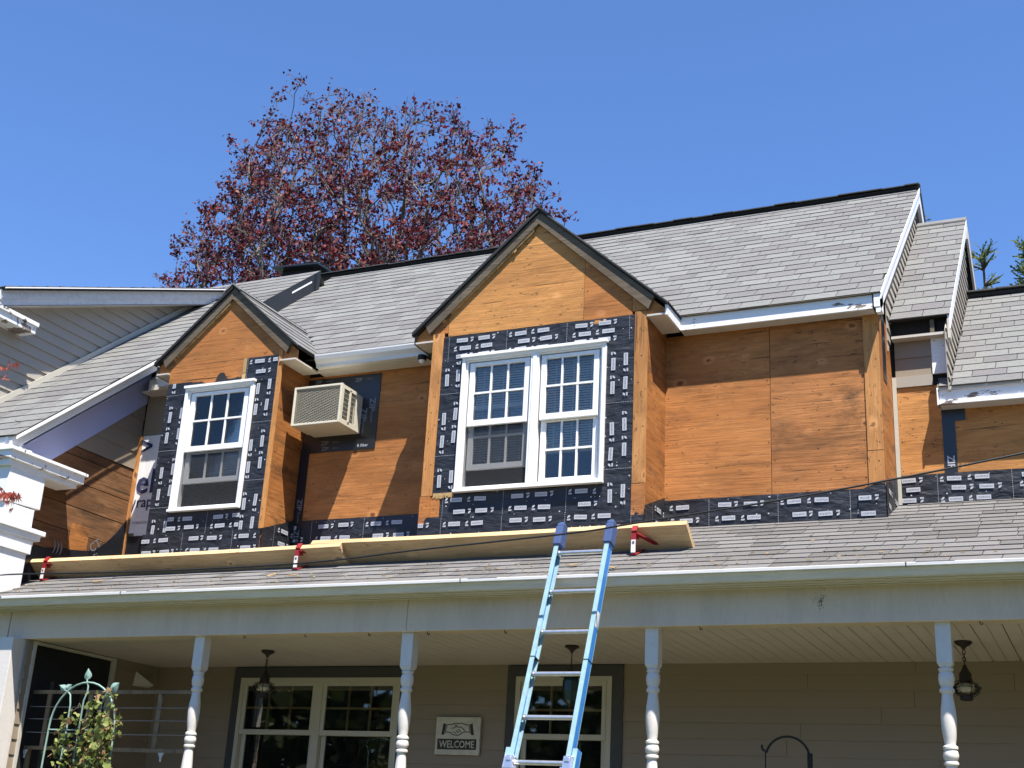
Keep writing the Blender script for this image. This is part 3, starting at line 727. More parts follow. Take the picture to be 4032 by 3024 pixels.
def mark_mesh():
    if 'leaf_mark' in FLAT: return FLAT['leaf_mark']
    b = MB(); b.add([(-.015, -.002, 0), (.002, .000, 0), (.013, .012, 0), (.010, .024, 0), (-.006, .018, 0), (-.013, .008, 0)], [(0, 1, 2, 3, 4, 5)])
    for a in (-.015, -.0045, .006): b.add([(a, -.024, 0), (a+.0085, -.024, 0), (a+.0085, -.009, 0), (a, -.009, 0)], [(0, 1, 2, 3)])
    return flat_mesh('leaf_mark', b)
def place_flat(name, me, org, U, V, N, parent):
    o = bpy.data.objects.new(name, me); COL.objects.link(o); o.parent = parent
    mm = Matrix.Identity(4)
    for k in range(3): mm[k][0] = U[k]; mm[k][1] = V[k]; mm[k][2] = N[k]; mm[k][3] = org[k]
    o.matrix_basis = mm
def membrane(O, U, V, N, poly, lanes, s, period=.6, vert=False, prints=True, flip=0):
    """sheet in the (U,V) plane; poly clips it; lanes: v positions of the printed rows"""
    O, U, V, N = Vector(O), Vector(U), Vector(V), Vector(N)
    us = [p[0] for p in poly]; vs_ = [p[1] for p in poly]; st = .035
    b = MB(); nu = max(1, int((max(us)-min(us))/st)); nv = max(1, int((max(vs_)-min(vs_))/st))
    area2 = sum(poly[i][0]*poly[(i+1) % len(poly)][1]-poly[(i+1) % len(poly)][0]*poly[i][1] for i in range(len(poly)))
    pl = poly if area2 > 0 else poly[::-1]
    def inside(c):
        for i in range(len(pl)):
            (ax, ay), (bx, by) = pl[i], pl[(i+1) % len(pl)]
            if (bx-ax)*(c[1]-ay)-(by-ay)*(c[0]-ax) < -1e-6: return False
        return True
    for i in range(nu):
        for j in range(nv):
            a0 = min(us)+(max(us)-min(us))*i/nu; a1 = min(us)+(max(us)-min(us))*(i+1)/nu
            c0 = min(vs_)+(max(vs_)-min(vs_))*j/nv; c1 = min(vs_)+(max(vs_)-min(vs_))*(j+1)/nv
            q = [(a0, c0), (a1, c0), (a1, c1), (a0, c1)]
            for k in range(len(pl)):
                (ax, ay), (bx, by) = pl[k], pl[(k+1) % len(pl)]
                q = clip(q, (by-ay), -(bx-ax), (by-ay)*ax-(bx-ax)*ay)
                if len(q) < 3: break
            if len(q) > 2: b.add([O+U*p+V*r_+N*(.004+wrinkle(p, r_, s)) for p, r_ in q], [tuple(range(len(q)))])
    sh = b.build('flashing_membrane', M['membrane'], house, fix=False)
    me = sh.data; bm = bmesh.new(); bm.from_mesh(me); bmesh.ops.remove_doubles(bm, verts=bm.verts, dist=1e-5); bm.to_mesh(me); bm.free()
    me.polygons.foreach_set('use_smooth', [True]*len(me.polygons))
    if not prints: return sh
    pr = MB()
    rr = random.Random(int(s*100))
    Q = lambda u, v, h=.0115: O+U*u+V*v+N*h
    umin, umax = min(us), max(us)
    ph = rr.uniform(0, period)
    k0 = int((umin-ph)/period)-1
    def quad(u0, u1, v0, v1, h):
        if all(inside(c) for c in ((u0, v0), (u1, v0), (u1, v1), (u0, v1))):
            pr.add([Q(u0, v0, h), Q(u1, v0, h), Q(u1, v1, h), Q(u0, v1, h)], [(0, 1, 2, 3)]); return True
        return False
    for li, lv in enumerate(lanes):
        for k in range(k0, k0+int((umax-umin)/period)+4):
            base = ph+k*period+(0 if li % 2 == 0 else .035)
            for n_ in range(2):
                lu = base+.10+n_*.225; fl = ((k+li) % 2 == 0); jv = rr.uniform(-.004, .004)
                sg = -1 if fl else 1
                if not inside((lu, lv)) or not inside((lu+LW, lv)):
                    # a label cut off by the edge of the sheet
                    lo = max(lu, umin+.004); hi = min(lu+LW, umax-.004)
                    if hi-lo > .04 and all(inside((q_, lv+d_)) for q_ in (lo, hi) for d_ in (-LH/2, LH/2)):
                        place_flat('printed_label', cut_label_mesh(), Q((lo+hi)/2, lv+jv), U*(hi-lo)/LW, V, N, sh)
                elif all(inside((q_, lv+d_)) for q_ in (lu, lu+LW) for d_ in (-LH/2-.004, LH/2+.004)):
                    tw = rr.gauss(0, .022); place_flat('printed_label', label_mesh(), Q(lu+LW/2+rr.gauss(0, .003), lv+jv), (U+V*tw)*sg, (V-U*tw)*sg, N, sh)
                gu = lu-.043 if not fl else lu+LW+.043
                if inside((gu-.022, lv-LH/2-.004)) and inside((gu+.022, lv+LH/2+.004)):
                    place_flat('leaf_mark', mark_mesh(), Q(gu, lv+jv), U*sg, V*sg, N, sh)
    pr.mat(0)
    for k in range(k0, k0+int((umax-umin)/period)+4):       # dotted cut lines and white dots
        u = ph+k*period+.02
        v = min(vs_)
        while v < max(vs_):
            quad(u-.0018, u+.0018, v, v+.008, .011); v += .016
    for i in range(int((umax-umin)*9)):
        u, v = rr.uniform(umin+.02, umax-.02), rr.choice((.06, .5, .93, .5))*(max(vs_)-min(vs_))+min(vs_); r_ = rr.choice((.004, .004, .007))
        if inside((u-r_, v-r_)) and inside((u+r_, v+r_)):
            pr.add([Q(u+r_*math.cos(t*math.pi/4), v+r_*math.sin(t*math.pi/4), .0112) for t in range(8)], [tuple(range(8))])
    if pr.v:
        o = pr.build('printed_dots', [M['label'], M['ink']], sh, fix=False); o['kind'] = 'stuff'
    return sh
X, Y, Z = Vector((1, 0, 0)), Vector((0, 1, 0)), Vector((0, 0, 1))
def rect(u0, u1, v0, v1): return [(u0, v0), (u1, v0), (u1, v1), (u0, v1)]
def front(y, poly, lanes, s, **k): return membrane((0, y, 0), X, Z, -Y, poly, lanes, s, **k)
def upright(y, x0, x1, z0, z1, s, lanes=None):              # roll run upwards: u=z, v=-x
    w_ = x1-x0
    return membrane((0, y, 0), Z, -X, -Y, rect(z0, z1, -x1, -x0), lanes or [-x0-w_*.28, -x0-w_*.74], s)
# big dormer
front(10.0, rect(-5.485, -3.572, 4.26, 4.515), [4.465, 4.385, 4.305], 1.1)
upright(9.998, -5.485, -5.235, 2.97, 4.27, 2.3)
upright(9.992, -3.835, -3.572, 2.72, 4.28, 3.7)
front(9.998, rect(-5.395, -3.83, 2.735, 2.985), [2.915, 2.80], 4.2)
front(9.990, [(-5.60, 2.44), (-3.455, 2.44), (-3.455, 2.725), (-5.60, 2.765)], [2.69, 2.57], 5.9)
# small dormer
upright(9.998, -8.712, -8.40, 2.45, 4.365, 6.4)
upright(9.998, -7.635, -7.352, 2.74, 4.30, 7.7)
front(9.994, rect(-7.742, -7.352, 4.285, 4.552), [4.50, 4.39], 8.3)
front(9.994, rect(-8.46, -7.58, 2.74, 2.985), [2.90, 2.81], 9.2)
front(9.986, [(-8.74, 2.42), (-7.312, 2.42), (-7.312, 2.755), (-8.74, 2.76)], [2.69, 2.57], 10.6)
# wall strips
front(10.526, rect(-7.325, -5.60, 2.60, 2.955), [2.885, 2.76], 11.5)
front(10.526, [(-3.455, 2.60), (-1.70, 2.60), (-1.70, 2.938), (-3.455, 2.935)], [2.865, 2.745], 12.8)
front(10.5145, [(-1.78, 2.60), (-1.558, 2.60), (-1.558, 3.0), (-1.78, 2.92)], [2.85, 2.72], 12.9)
front(11.186, rect(-1.52, 2.0, 2.85, 3.215), [3.165, 3.08, 2.985], 13.1)
# cheeks and the outer corner
def side(x, poly, lanes, s): return membrane((x, 0, 0), Y, Z, X, poly, lanes, s)
side(-3.453, [(9.99, 2.40), (10.53, 2.6), (10.53, 2.965), (9.99, 2.76)], [2.68, 2.80], 14.2)
side(-7.308, [(9.99, 2.40), (10.53, 2.6), (10.53, 2.965), (9.99, 2.76)], [2.68, 2.80], 15.6)
side(-1.556, [(10.52, 2.58), (11.16, 2.85), (11.16, 3.18), (10.52, 2.98)], [2.80, 2.93], 16.4)
# black tape round the air conditioner and down the inside corner
b = MB(); b.box(-7.32, -6.46, 10.520, 10.528, 3.655, 4.45); b.box(-7.325, -7.225, 10.516, 10.524, 2.58, 3.70)
tp = part('flashing_tape', b, M['tape'], house)
b = MB()
for (x_, z_, s_, ver) in ((-6.53, 4.12, .07, 1), (-6.62, 4.02, .07, 1), (-7.05, 3.75, .045, 0), (-7.04, 3.69, .04, 0), (-7.27, 3.12, .06, 1), (-7.27, 2.80, .06, 1), (-7.2, 4.42, .04, 0), (-6.72, 4.40, .04, 0)):
    u, v = ((0, 0, -1), (1, 0, 0)) if ver else ((1, 0, 0), (0, 0, 1))
    put_text(b, 'ZIP', (x_, 10.5145 if x_ < -7.2 and ver else 10.5185, z_), u, v, s_, .02)
    put_text(b, 'System', (x_+(0 if ver else .13), 10.5145 if x_ < -7.2 and ver else 10.5185, z_-(.13 if ver else 0)), u, v, s_*.6)
part('tape_print', b, M['tape_print'], tp, fix=False)
b = MB(); put_text(b, 'R Fiber', (-6.60, 10.5185, 3.695), X, Z, .03, .01)
part('tape_print', b, M['label'], tp, fix=False)

# ------------------------------------------------------------------ windows
def bars(mb, x0, x1, z0, z1, y0, y1, w_, wb=None, wt=None):
    wb = wb or w_; wt = wt or w_
    mb.box(x0, x0+w_, y0, y1, z0, z1); mb.box(x1-w_, x1, y0, y1, z0, z1)
    mb.box(x0+w_, x1-w_, y0+.001, y1-.001, z0, z0+wb); mb.box(x0+w_, x1-w_, y0+.001, y1-.001, z1-wt, z1)
def sash(win, x0, x1, z0, z1, y, w_=.042, wb=.05, wt=.04, grid=True, mat='white_clean', gmat=None, gw=.018, gy=0):
    b = MB(); bars(b, x0, x1, z0, z1, y, y+.03, w_, wb, wt); part('sash', b, M[mat], win, bevel=.002)
    gx0, gx1, gz0, gz1 = x0+w_, x1-w_, z0+wb, z1-wt
    if grid:
        nx = [gx0+(gx1-gx0)*k/3 for k in range(4)]; nz = [gz0, (gz0+gz1)/2, gz1]
        b = MB()
        for k in (1, 2): b.box(nx[k]-gw/2, nx[k]+gw/2, y+.006+gy, y+.02+gy, gz0, gz1)
        b.box(gx0, gx1, y+.004+gy, y+.018+gy, nz[1]-gw/2, nz[1]+gw/2)
        part('muntins', b, M[gmat or mat], win)
        for k in range(3):
            for j in range(2):
                b = MB(); b.box(nx[k]+.002, nx[k+1]-.002, y+.022-(gy and .012), y+.0245-(gy and .012), nz[j]+.002, nz[j+1]-.002); part('pane', b, M['glass'], win)
    else:
        b = MB(); b.box(gx0, gx1, y+.02, y+.0225, gz0, gz1); part('pane', b, M['glass'], win)
def blind(win, x0, x1, z0, z1, y, pitch=.024):
    b = MB(); z = z1
    while z > z0:
        b.hexa([(x0, y-.006, z-.0115), (x1, y-.006, z-.0115), (x1, y+.006, z+.0105), (x0, y+.006, z+.0105), (x0, y-.0075, z-.0105), (x1, y-.0075, z-.0105), (x1, y+.0045, z+.0115), (x0, y+.0045, z+.0115)])
        z -= pitch
    for x in (x0+.08, (x0+x1)/2, x1-.08): b.box(x-.006, x+.006, y-.011, y-.010, z0, z1)
    b.box(x0, x1, y-.012, y+.012, z0-.03, z0-.008)
    return part('blind', b, M['blind'], win)
def unit(win, x0, x1, z0, z1, y, raised, zm, blind_to):
    """one double-hung unit: frame edges x0..x1, z0..z1; zm = bottom of the upper sash"""
    sash(win, x0+.045, x1-.045, zm, z1-.04, y+.012, .05, .055, .035)
    h = z1-.04-zm
    lz0 = z0+.028+raised
    sash(win, x0+.05, x1-.05, lz0, min(lz0+h, z1-.05), y+.048, .05, .05, .045)
    blind(win, x0+.07, x1-.07, blind_to, z1-.07, y+.125)
    if raised:
        b = MB(); b.box(x0+.03, x1-.03, y+.033, y+.0345, z0+.01, zm-.004); part('insect_screen', b, M['screen'], win)
def frame(win, x0, x1, z0, z1, y, mull=None):
    b = MB()
    bars(b, x0, x1, z0, z1, y-.028, y+.10, .034, .028, .034)
    bars(b, x0+.034, x1-.034, z0+.028, z1-.034, y-.006, y+.09, .022, .012, .018)
    b.box(x0-.012, x1+.012, y-.045, y+.0, z1-.012, z1+.016)       # head drip cap
    b.box(x0-.004, x1+.004, y-.050, y+.0, z0-.012, z0+.014)       # sill nosing
    if mull: b.box(mull-.04, mull+.04, y-.02, y+.09, z0+.02, z1-.02); b.box(mull-.018, mull+.018, y-.026, y-.018, z0+.02, z1-.02)
    part('window_frame', b, M['white_clean'], win, bevel=.002)
def window(name, label):
    o = bpy.data.objects.new(name, None); COL.objects.link(o); o.parent = house; o.matrix_parent_inverse = Matrix.Translation(-house.location); o['label'] = label; return o
wb_ = window('window', 'white double window of the big dormer, left lower sash raised')
frame(wb_, -5.25, -3.825, 2.985, 4.278, 9.985, mull=-4.512)
unit(wb_, -5.222, -4.525, 2.99, 4.255, 9.975, .175, 3.60, 3.28)
unit(wb_, -4.50, -3.852, 2.99, 4.255, 9.975, 0, 3.60, 3.34)
ws_ = window('window', 'white single window of the small dormer, lower sash raised')
frame(ws_, -8.445, -7.595, 2.982, 4.29, 9.985)
unit(ws_, -8.42, -7.62, 2.99, 4.27, 9.975, .255, 3.60, 3.42)
boxpart('nail_flange', ws_, M['white_clean'], -8.42, -7.78, 9.992, 9.998, 4.288, 4.325)

# ------------------------------------------------------------------ porch wall of the house with its windows
PWY = 10.53
def trimmed(x0, x1, z1): return (x0, x1, z1)
WL = (-7.795, -5.84, 1.515); WR = (-4.868, -3.79, 1.515)
jr = random.Random(61)
for a, c in ((-8.76, WL[0]), (WL[1], WR[0]), (WR[1], 2.2)):
    for r_ in range(20):
        zz = -1.0+.128*r_; xs_ = [a]
        while c-a > 2.5 and xs_[-1] < c-2.0: xs_.append(xs_[-1]+jr.uniform(1.2, 2.6))
        xs_.append(c)
        for p, q in zip(xs_, xs_[1:]):
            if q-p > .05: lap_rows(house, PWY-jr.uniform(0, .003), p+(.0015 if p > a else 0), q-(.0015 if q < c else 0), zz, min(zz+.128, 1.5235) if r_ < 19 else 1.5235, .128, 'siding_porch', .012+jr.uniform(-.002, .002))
boxpart('wall', house, M['dark'], -8.76, 2.2, PWY+.12, PWY+.15, -1.0, 2.6)
for (x0, x1, zt) in (WL, WR):
    b = MB(); b.box(x0, x0+.085, PWY-.025, PWY+.02, -.45, zt); b.box(x1-.10, x1, PWY-.025, PWY+.02, -.45, zt); b.box(x0+.085, x1-.10, PWY-.024, PWY+.02, zt-.10, zt)
    part('window_casing', b, M['trim_dark'], house)
def porch_unit(win, x0, x1, z1, zm):
    sash(win, x0, x1, zm, z1, PWY-.02, .04, .045, .035, True, 'cream', 'oldgrid', .02, .02)
    sash(win, x0+.005, x1-.005, -.30, zm+.045, PWY+.02, .045, .05, .045, True, 'cream', 'oldgrid', .018, .02)
M['oldgrid'] = plain('tan muntin', (.42, .27, .12), .6)
wl = window('window', 'cream framed double window on the porch wall with white curtain')
b = MB(); bars(b, -7.71, -5.94, -.36, 1.415, PWY-.03, PWY+.06, .04); b.box(-6.845, -6.77, PWY-.028, PWY+.06, -.32, 1.375); part('window_frame', b, M['cream'], wl, bevel=.002)
porch_unit(wl, -7.67, -6.845, 1.375, .89); porch_unit(wl, -6.77, -5.98, 1.375, .89)
b = MB()
for i in range(9):
    a = -7.36+i*.028; q = .012*math.sin(i*1.9)
    b.hexa([(a+.03*(1 if i < 4 else -.2), PWY+.09+q, -.3), (a+.058, PWY+.09-q, -.3), (a+.058, PWY+.095-q, -.3), (a+.03*(1 if i < 4 else -.2), PWY+.095+q, -.3),
            (a+.07, PWY+.09+q, 1.20), (a+.088, PWY+.09-q, 1.20), (a+.088, PWY+.095-q, 1.20), (a+.07, PWY+.095+q, 1.20)])
part('curtain', b, M['curtain'], wl)
wr = window('window', 'cream framed porch window behind the blue ladder')
b = MB(); bars(b, -4.785, -3.89, -.36, 1.42, PWY-.03, PWY+.06, .045); part('window_frame', b, M['cream'], wr, bevel=.002)
porch_unit(wr, -4.735, -3.94, 1.375, .89)

# ------------------------------------------------------------------ wing
wroof = slab(wing, 'roof', PW, -13, -9.165, 8.56, 13.1, .03, M['underlay']); wroof['label'] = 'raised grey roof strip beside the small dormer'
lay_shingles(wroof, PW.P(0, 8.53), PW.U, PW.V, PW.N, -13, -9.15, (13.12-8.53)*PW.k, .198, .285, 'shingle', 200, seed=21)
b = MB(); b.add([(-13, 13.1, PW.z(13.1)), (-9.15, 13.1, PW.z(13.1)), (-9.15, 16.5, 4.2), (-13, 16.5, 4.2)], [(0, 1, 2, 3)]); part('rear_roof_slope', b, M['shingle'], wroof, fix=False)
rake_board(wing, -9.235, -9.205, PW, 8.54, 10.9, -.02, .16, 'white')
rake_board(wing, -9.445, -9.428, PW, 8.80, 10.52, -.17, .45, 'blue_soffit', 'frieze_board')
b = MB(); b.prism([(-9.15, y, PW.z(y)+t) for y, t in ((8.53, -.012), (10.9, -.012), (10.9, -.045), (8.53, -.045))], (.012, 0, 0)); part('drip_edge', b, M['white_clean'], wing)
M['flash_dark'] = plain('dark metal flashing', (.035, .042, .052), .4, .4)
rake_board(wing, -9.18, -9.150, PW, 10.9, 13.1, -.008, .30, 'flash_dark', 'step_flashing')
b = MB(); b.prism([(-9.15, y, PW.z(y)+t) for y, t in ((12.55, -.085), (12.95, -.085), (12.95, -.11), (12.55, -.11))], (.004, 0, 0)); part('chipped_paint', b, M['white_clean'], wing)
b = MB(); b.prism([(-9.146, 13.03, PW.z(13.03)+.01), (-9.146, 13.10, PW.z(13.1)+.01), (-9.146, 13.10, PW.z(13.1)-.42), (-9.146, 13.03, PW.z(13.03)-.36)], (.02, 0, 0)); part('rake_end_cap', b, M['flash_dark'], wing)
b = MB(); b.prism([PW.P(-9.44, 8.6, -.14), PW.P(-9.205, 8.6, -.14), PW.P(-9.205, 10.52, -.14), PW.P(-9.44, 10.52, -.14)], PW.N*.012); part('soffit', b, M['blue_soffit'], wing)
# gable wall facing right: siding above, bare boards below
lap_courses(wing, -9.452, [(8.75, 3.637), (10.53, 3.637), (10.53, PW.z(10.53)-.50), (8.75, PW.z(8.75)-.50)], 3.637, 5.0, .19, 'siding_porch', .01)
z = 2.05
for i, h in enumerate((.24, .24, .24, .255, .255, .255, .10)):
    z1 = min(z+h, 3.632)
    b = MB(); b.box(-9.475-.002*(i % 2), -9.450+.002*((i*7) % 3), 8.95, 10.53, z+.004, z1-.004); part('sheathing_board', b, M['sheath'], wing); z = z1
b = MB(); b.prism([(-9.52, y, z) for y, z in ((8.8, -1), (16.4, -1), (16.4, 4.1), (13.1, PW.z(13.1)-.08), (8.8, PW.z(8.8)-.08))], (.042, 0, 0)); part('wall', b, M['dark'], wing)
boxpart('sheathing_patch', wing, M['ply_y'], -9.447, -9.441, 9.72, 9.98, 2.5, 2.86)
b = MB(); b.box(-9.452, -9.418, 10.497, 10.529, 2.6, 4.02); part('trim_strip', b, M['stud'], wing)
# black underlay turned up at the foot of the wall
b = MB(); n = 24
top = lambda y: 2.50+.16*(y-9.2)+(.42*max(0, (y-9.95)/.58)**2)
for i in range(n):
    y0 = 9.0+1.5*i/n; y1 = 9.0+1.5*(i+1)/n
    d0 = .012+.008*math.sin(i*2.1); d1 = .012+.008*math.sin((i+1)*2.1)
    b.hexa([(-9.440, y0, 2.0), (-9.430+d0, y0, 2.0), (-9.430+d1, y1, 2.0), (-9.440, y1, 2.0), (-9.442, y0, top(y0)), (-9.434, y0, top(y0)), (-9.434, y1, top(y1)), (-9.442, y1, top(y1))])
um = part('flashing_membrane', b, M['tape'], wing)
for tx, py, pz, hh, dg in (('CT', 10.06, 2.70, .09, 1), ('Si', 10.10, 2.58, .09, 1), (')))', 9.55, 2.56, .13, 0)):
    b = MB(); u, v = ((0, .77, .64), (0, -.64, .77)) if dg else (Y, Z)
    put_text(b, tx, (-9.408, py, pz), u, v, hh); part('printed_mark', b, M['tape_print'], um, fix=False)
# house wrap in the inside corner, its lettering cut off by the dormer
boxpart('plywood_panel', house, M['siding_porch'], -9.44, -8.72, 10.545, 10.56, 2.5, 4.5)
b = MB(); n = 10
for i in range(n):
    x0 = -9.415+.70*i/n; x1 = -9.415+.70*(i+1)/n; e = .02*math.sin(i*1.7)
    zb = 2.885+(.05 if i == 0 else 0)
    b.hexa([(x0, 10.528+e*.2, zb), (x1, 10.528, zb), (x1, 10.532, zb), (x0, 10.532, zb), (x0, 10.530, 4.02), (x1, 10.530, 4.02), (x1, 10.534, 4.02), (x0, 10.534, 4.02)])
wp = part('house_wrap', b, M['wrap'], house)
for tx, px_, pz_, hh, bo, mt_ in (('el', -9.285, 3.50, .27, .012, 'wrap_ink'), ('rap', -9.255, 3.235, .12, .012, 'wrap_ink'), ('>', -9.335, 3.90, .15, .012, 'wrap_ink'), ('/', -9.40, 3.235, .13, .012, 'wrap_ink'), ('TYVEK.COM', -9.29, 3.045, .025, 0, 'ink')):
    b = MB(); put_text(b, tx, (px_, 10.521, pz_), X, Z, hh, bo); part('printed_mark', b, M[mt_], wp, fix=False)
boxpart('flashing_tape', house, M['tape'], -9.43, -8.74, 10.52, 10.527, 2.5, 2.90)
# cornice return, corner pilaster and its mouldings
b = MB(); b.box(-9.45, -9.16, 8.52, 9.50, 3.175, 3.265); b.box(-9.46, -9.135, 8.50, 9.52, 3.255, 3.285)
part('cornice_return', b, M['peeling'], wing, bevel=.003)
b = MB(); b.box(-9.45, -9.19, 8.54, 9.44, 3.12, 3.18); b.box(-13, -9.197, 8.585, 8.80, 3.115, 3.32); b.box(-13, -9.21, 8.55, 8.584, 3.29, 3.40); part('frieze', b, M['white'], wing, bevel=.003)
b = MB(); b.prism([(x, y, z) for x, y, z in ((-9.2, 8.58, 2.78), (-9.2, 9.03, 2.80), (-9.2, 9.03, 3.12), (-9.2, 8.58, 3.12))], (-.25, 0, 0)); b.box(-9.45, -9.2, 8.60, 8.965, 2.60, 2.779)
part('pilaster', b, M['white'], wing, bevel=.003)
b = MB(); b.box(-9.45, -9.16, 8.54, 9.12, 2.555, 2.60); b.box(-9.45, -9.18, 8.56, 9.08, 2.50, 2.556); b.box(-9.45, -9.20, 8.58, 9.02, 2.445, 2.50); part('capital_moulding', b, M['white'], wing, bevel=.004)
b = MB(); b.box(-9.45, -9.19, 8.58, 9.0, 2.36, 2.446); b.box(-9.45, -9.21, 8.61, 8.97, 1.95, 2.36); part('pilaster_base', b, M['white'], wing, bevel=.003)
lap_rows(wing, 8.72, -13, -9.40, -1.65, 3.15, .19, 'siding')
lap_rows(wing, 8.74, -9.395, -8.985, -1.65, 1.80, .19, 'siding')
lap_rows(wing, 9.04, -13, -10.43, 3.75, 5.02, .1195, 'siding')
boxpart('fascia_board', wing, M['white'], -13, -10.26, 8.945, 8.965, 5.06, 5.20); boxpart('soffit', wing, M['soffit'], -13, -10.44, 8.966, 9.04, 5.03, 5.05)
# tall wing wall with low roof above
b = MB(); b.prism([(-10.50, y, z) for y, z in ((9.0, 3.0), (12.9, 3.0), (12.9, PS.z(12.9)-.25), (9.0, PS.z(9.0)-.25))], (.06, 0, 0)); part('wall', b, M['dark'], wing)
foot = lambda y: PW.z(y)+.0
lap_courses(wing, -10.42, [(8.75, foot(8.75)+.03), (12.75, foot(12.75)+.03), (12.75, PS.z(12.75)-.20), (8.75, PS.z(8.75)-.20)], 3.45, 6.9, .1195, 'siding', .016)
b = MB(); b.prism([(-10.40, y, PW.z(y)+t) for y, t in ((8.75, .085), (12.6, .085), (12.6, .008), (8.75, .008))], (.012, 0, 0)); part('step_flashing', b, M['cream'], wing)
ps = slab(wing, 'roof', PS, -13, -10.14, 8.95, 12.75, .03, M['underlay']); ps['label'] = 'low roof over the tall left wall'
lay_shingles(ps, PS.P(0, 8.93), PS.U, PS.V, PS.N, -13, -10.125, (12.78-8.93)*PS.k, .198, .285, 'shingle', 0, seed=23)
b = MB(); b.add([(-13, 12.78, 6.84), (-9.4, 12.78, 6.84), (-9.4, 16.5, 4.5), (-13, 16.5, 4.5)], [(0, 1, 2, 3)]); part('rear_roof_slope', b, M['shingle'], ps, fix=False)
rake_board(wing, -10.225, -10.20, PS, 8.94, 12.72, -.02, .115, 'gutter'); rake_board(wing, -10.24, -10.21, PS, 8.94, 12.72, -.135, .075, 'gutter')
b = MB(); b.prism([(-10.135, y, PS.z(y)+t) for y, t in ((8.93, -.006), (12.74, -.006), (12.74, -.02), (8.93, -.02))], (.014, 0, 0)); part('drip_edge', b, M['white_clean'], wing)
b = MB(); b.prism([PS.P(-10.44, 8.95, -.20), PS.P(-10.21, 8.95, -.20), PS.P(-10.21, 12.6, -.20), PS.P(-10.44, 12.6, -.20)], PS.N*.012); part('soffit', b, M['soffit'], wing)
b = MB(); b.box(-10.43, -10.20, 8.6, 9.50, 4.915, 5.0); b.box(-10.43, -10.18, 8.6, 9.515, 5.0, 5.045); part('cornice_return', b, M['peeling'], wing, bevel=.003)
b = MB(); b.tube([(-10.195, 9.22, 5.0), (-10.19, 9.225, 4.96), (-10.19, 9.235, 4.935), (-10.195, 9.24, 4.96)], .004, 6); part('wire_hook', b, M['black_iron'], wing)

# ------------------------------------------------------------------ porch
proof = slab(porch, 'roof', PP, -9.42, 2.2, 8.57, 11.25, .03, M['underlay']); proof['label'] = 'long weathered porch roof'
def keep_porch(p):
    if p.y > 10.56 and p.x < -1.56: return False
    if p.y > 10.03 and (BIG['xl'] < p.x < BIG['xr'] or SML['xl'] < p.x < SML['xr']): return False
    if p.y > 11.22: return False
    return True
lay_shingles(proof, PP.P(0, 8.545), PP.U, PP.V, PP.N, -9.42, 2.2, (11.22-8.545)*PP.k, .185, .27, 'shingle_old', 295, keep_porch, seed=51, jit=.6,
             shown=lambda p: p.x > -3.6 and p.x/p.y < -.03)
# gutter along the porch eave
zt = 1.858
b = MB(); b.box(-9.42, 2.2, 8.458, 8.49, zt-.026, zt)
b.prism([(-9.42, y, z) for y, z in ((8.475, zt-.026), (8.492, zt-.044), (8.512, zt-.078), (8.56, zt-.078), (8.56, zt-.026))], (11.62, 0, 0))
part('gutter', b, M['gutter'], porch, bevel=.004)
b = MB()
for y0, y1, z0 in ((8.56, 8.60, 1.772), (8.605, 8.645, 1.778), (8.65, 8.69, 1.774), (8.694, 8.715, 1.766)): b.box(-9.42, 2.2, y0, y1, z0, 1.80)
part('soffit', b, M['soffit'], porch, bevel=.003)
for x in (-7.55, -4.35, -1.15, .6):
    b = MB(); b.box(x-.004, x+.004, 8.4565, 8.49, zt-.027, zt+.001); b.box(x+.06, x+.30, 8.4572, 8.49, zt+.0005, zt+.0015); part('gutter_joint', b, M['trim_dark'], porch)
beam = boxpart('beam', porch, M['beam'], -4.918, 2.2, 8.715, 8.87, 1.522, 1.79, bevel=.003)
boxpart('beam', porch, M['beam'], -8.99, -4.922, 8.7165, 8.87, 1.522, 1.79, bevel=.003)
b = MB(); b.box(-9.42, -8.995, 8.712, 8.868, 1.522, 1.79); part('beam_end', b, M['beam'], porch)
def hook(x, z=1.522):
    b = MB(); b.tube([(x, 8.75, z+.01), (x, 8.75, z-.012), (x+.006, 8.75, z-.024), (x+.015, 8.75, z-.020), (x+.017, 8.75, z-.010)], .0035, 6); part('cup_hook', b, M['black_iron'], beam)
for x in (-6.45, -5.86, -5.27, -4.75, -4.1, -2.6, -.75): hook(x)
b = MB()
rr = random.Random(9)
for i in range(70):
    x = -1.75+rr.gauss(0, .022); z = 1.675+rr.gauss(0, .034); e = rr.uniform(.0008, .0026)
    b.box(x-e, x+e, 8.7135, 8.7148, z-e*2, z+e*2)
o = part('lichen_stain', b, M['lichen'], beam); o['kind'] = 'stuff'
x = -8.76; i = 0
while x < 2.1:
    wd = .098; b = MB(); g = .004 if i % 2 else .007
    b.box(x, x+wd-g, 8.872, 10.53, 1.524, 1.536); part('ceiling_board', b, M['ceil'], porch); x += wd; i += 1
boxpart('ceiling_backing', porch, M['dark'], -8.76, 2.1, 8.87, 10.56, 1.538, 1.545)
for x, y in ((-5.3, 9.4), (-2.45, 9.4)):
    b = MB(); b.lathe(x, y, [(.06, 1.5235), (.06, 1.518), (.045, 1.516)], 20); part('ceiling_box_cover', b, M['ceil'], porch)
boxpart('floor', porch, M['beam'], -8.76, 2.2, 8.55, 10.53, -1.08, -1.0)
boxpart('skirt', porch, M['white'], -8.76, 2.2, 8.60, 8.62, GZ, -1.08)
